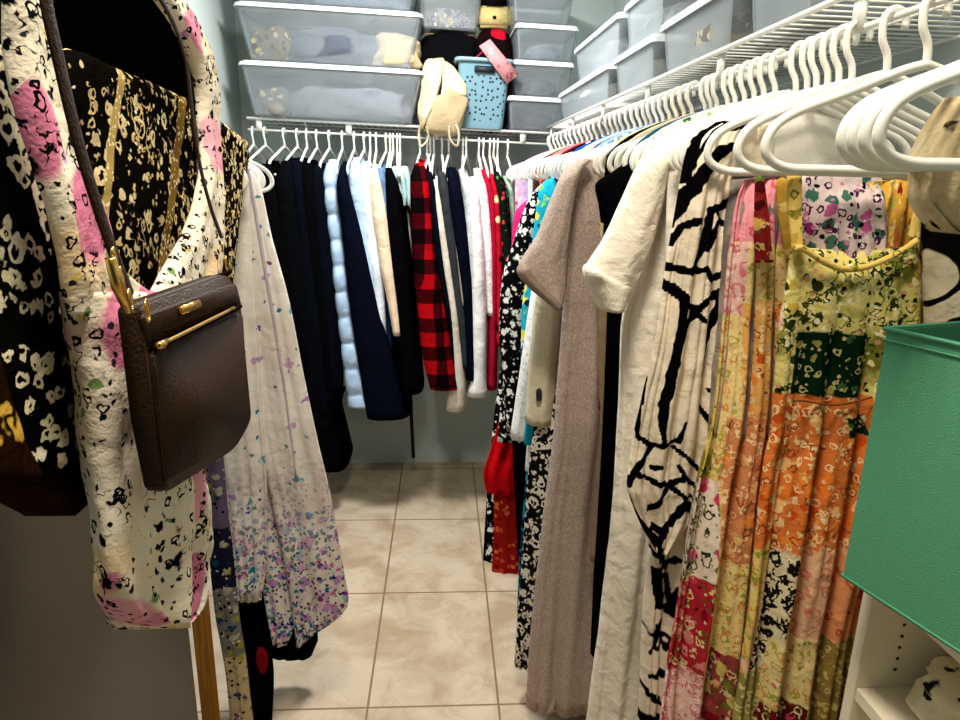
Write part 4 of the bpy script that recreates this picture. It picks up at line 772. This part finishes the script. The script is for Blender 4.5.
lump('folded_cloth', 'folded cream cloth with dark spots on the bookcase shelf', 'clothes', spot, (.675, .635, .9235), (.16, .095, .075), seed=51)
lump('folded_cloth', 'plain cream cloth heaped at the back of the bookcase shelf', 'clothes', fab('warm_cream', c(222, 204, 166)), (.82, .62, .9235), (.11, .12, .13), seed=52)
bin_('low clear tray at the front of the bookcase shelf', (.09, .1, .045), (.625, .50, .9235), (0, 0, .4), None, lid=False, r=.012)
green = fab('green_woven_fabric', c(90, 158, 122), rough=.85, var=.12, bump=.25, bs=500, wr=.03); gin = fab('dark_green_lining', c(20, 60, 48))
g0 = at(866, 452, .5, 0); zb0 = BH_+.0015
t = thing('fabric_cube', 'green fabric storage cube on top of the white bookcase', 'storage cube', (.5, .685, zb0), None, (0, 0, math.radians(16)))
W_, D_, H_ = .31, .30, .315; th = .007
for nm, lo, hi in (('front_panel', (0, -W_, 0), (th, 0, H_)), ('side_panel', (th, -th, 0), (D_, 0, H_)), ('side_panel', (th, -W_, 0), (D_, -W_+th, H_)), ('back_panel', (D_-th, -W_+th, 0), (D_, -th, H_)), ('base', (th, -W_+th, 0), (D_-th, -th, th))):
    link(nm, boxm(lo, hi, .002), green if nm != 'base' else gin, t, smooth=False)
rim = [(-.001, .001, 0), (D_+.001, .001, 0), (D_+.001, -W_-.001, 0), (-.001, -W_-.001, 0)]
for z, r in ((H_-.002, .0028), (H_-.014, .0014), (.004, .0022)): link('seam', tubem([Vector(p)+Vector((0, 0, z)) for p in rim], r, closed=True, n=6), green, t)
# ------------------------------------------------------------------ light
def lamp(name, kind, loc, energy, size, col=(1, 1, 1), rot=(0, 0, 0)):
    l = bpy.data.lights.new(name, kind); l.energy = energy; l.color = col
    if kind == 'AREA': l.size = size
    o = bpy.data.objects.new(name, l); COL.objects.link(o); o.location = loc; o.rotation_euler = rot; return o
t = thing('ceiling_light', 'round white ceiling light over the aisle', 'ceiling light', (-.1, 2.3, WZ))
bm = bmesh.new(); bmesh.ops.create_cone(bm, segments=40, radius1=.15, radius2=.17, depth=.03, cap_ends=True); link('base', bm, plas('lamp_white', c(240, 240, 236)), t, loc=(0, 0, -.0155), smooth=False)
em = Mt('lamp_diffuser'); em.b.inputs['Emission Color'].default_value = (1, .96, .9, 1); em.b.inputs['Emission Strength'].default_value = 6
bm = bmesh.new(); bmesh.ops.create_uvsphere(bm, u_segments=40, v_segments=16, radius=.145); bmesh.ops.scale(bm, vec=(1, 1, .3), verts=bm.verts); link('diffuser', bm, em.m, t, loc=(0, 0, -.04))
lamp('ceiling_lamp', 'AREA', (-.1, 2.3, WZ-.10), 42, .34, (1, .98, .95))
t2 = copy_tree(t); t2.location = (.0, .45, WZ); t2['label'] = 'added unseen ceiling light near the doorway, a warm fill above the hanging bags'; t['label'] = 'round white ceiling light over the far end of the aisle'  # second fixture is unseen, added to go with the warm fill
lamp('entry_fill', 'AREA', (.0, .45, WZ-.10), 24, .3, (1, .89, .72))  # added warm fill for the bags and near dresses
w = bpy.data.worlds.new('world'); S.world = w; w.use_nodes = True; w.node_tree.nodes['Background'].inputs[0].default_value = (.8, .85, .9, 1); w.node_tree.nodes['Background'].inputs[1].default_value = .03
S.view_settings.view_transform = 'Standard'; S.view_settings.look = 'None'; S.view_settings.gamma = 1; S.view_settings.use_curve_mapping = False
S.view_settings.exposure = .3
S.cycles.use_denoising = True; S.cycles.max_bounces = 8; S.cycles.transparent_max_bounces = 16
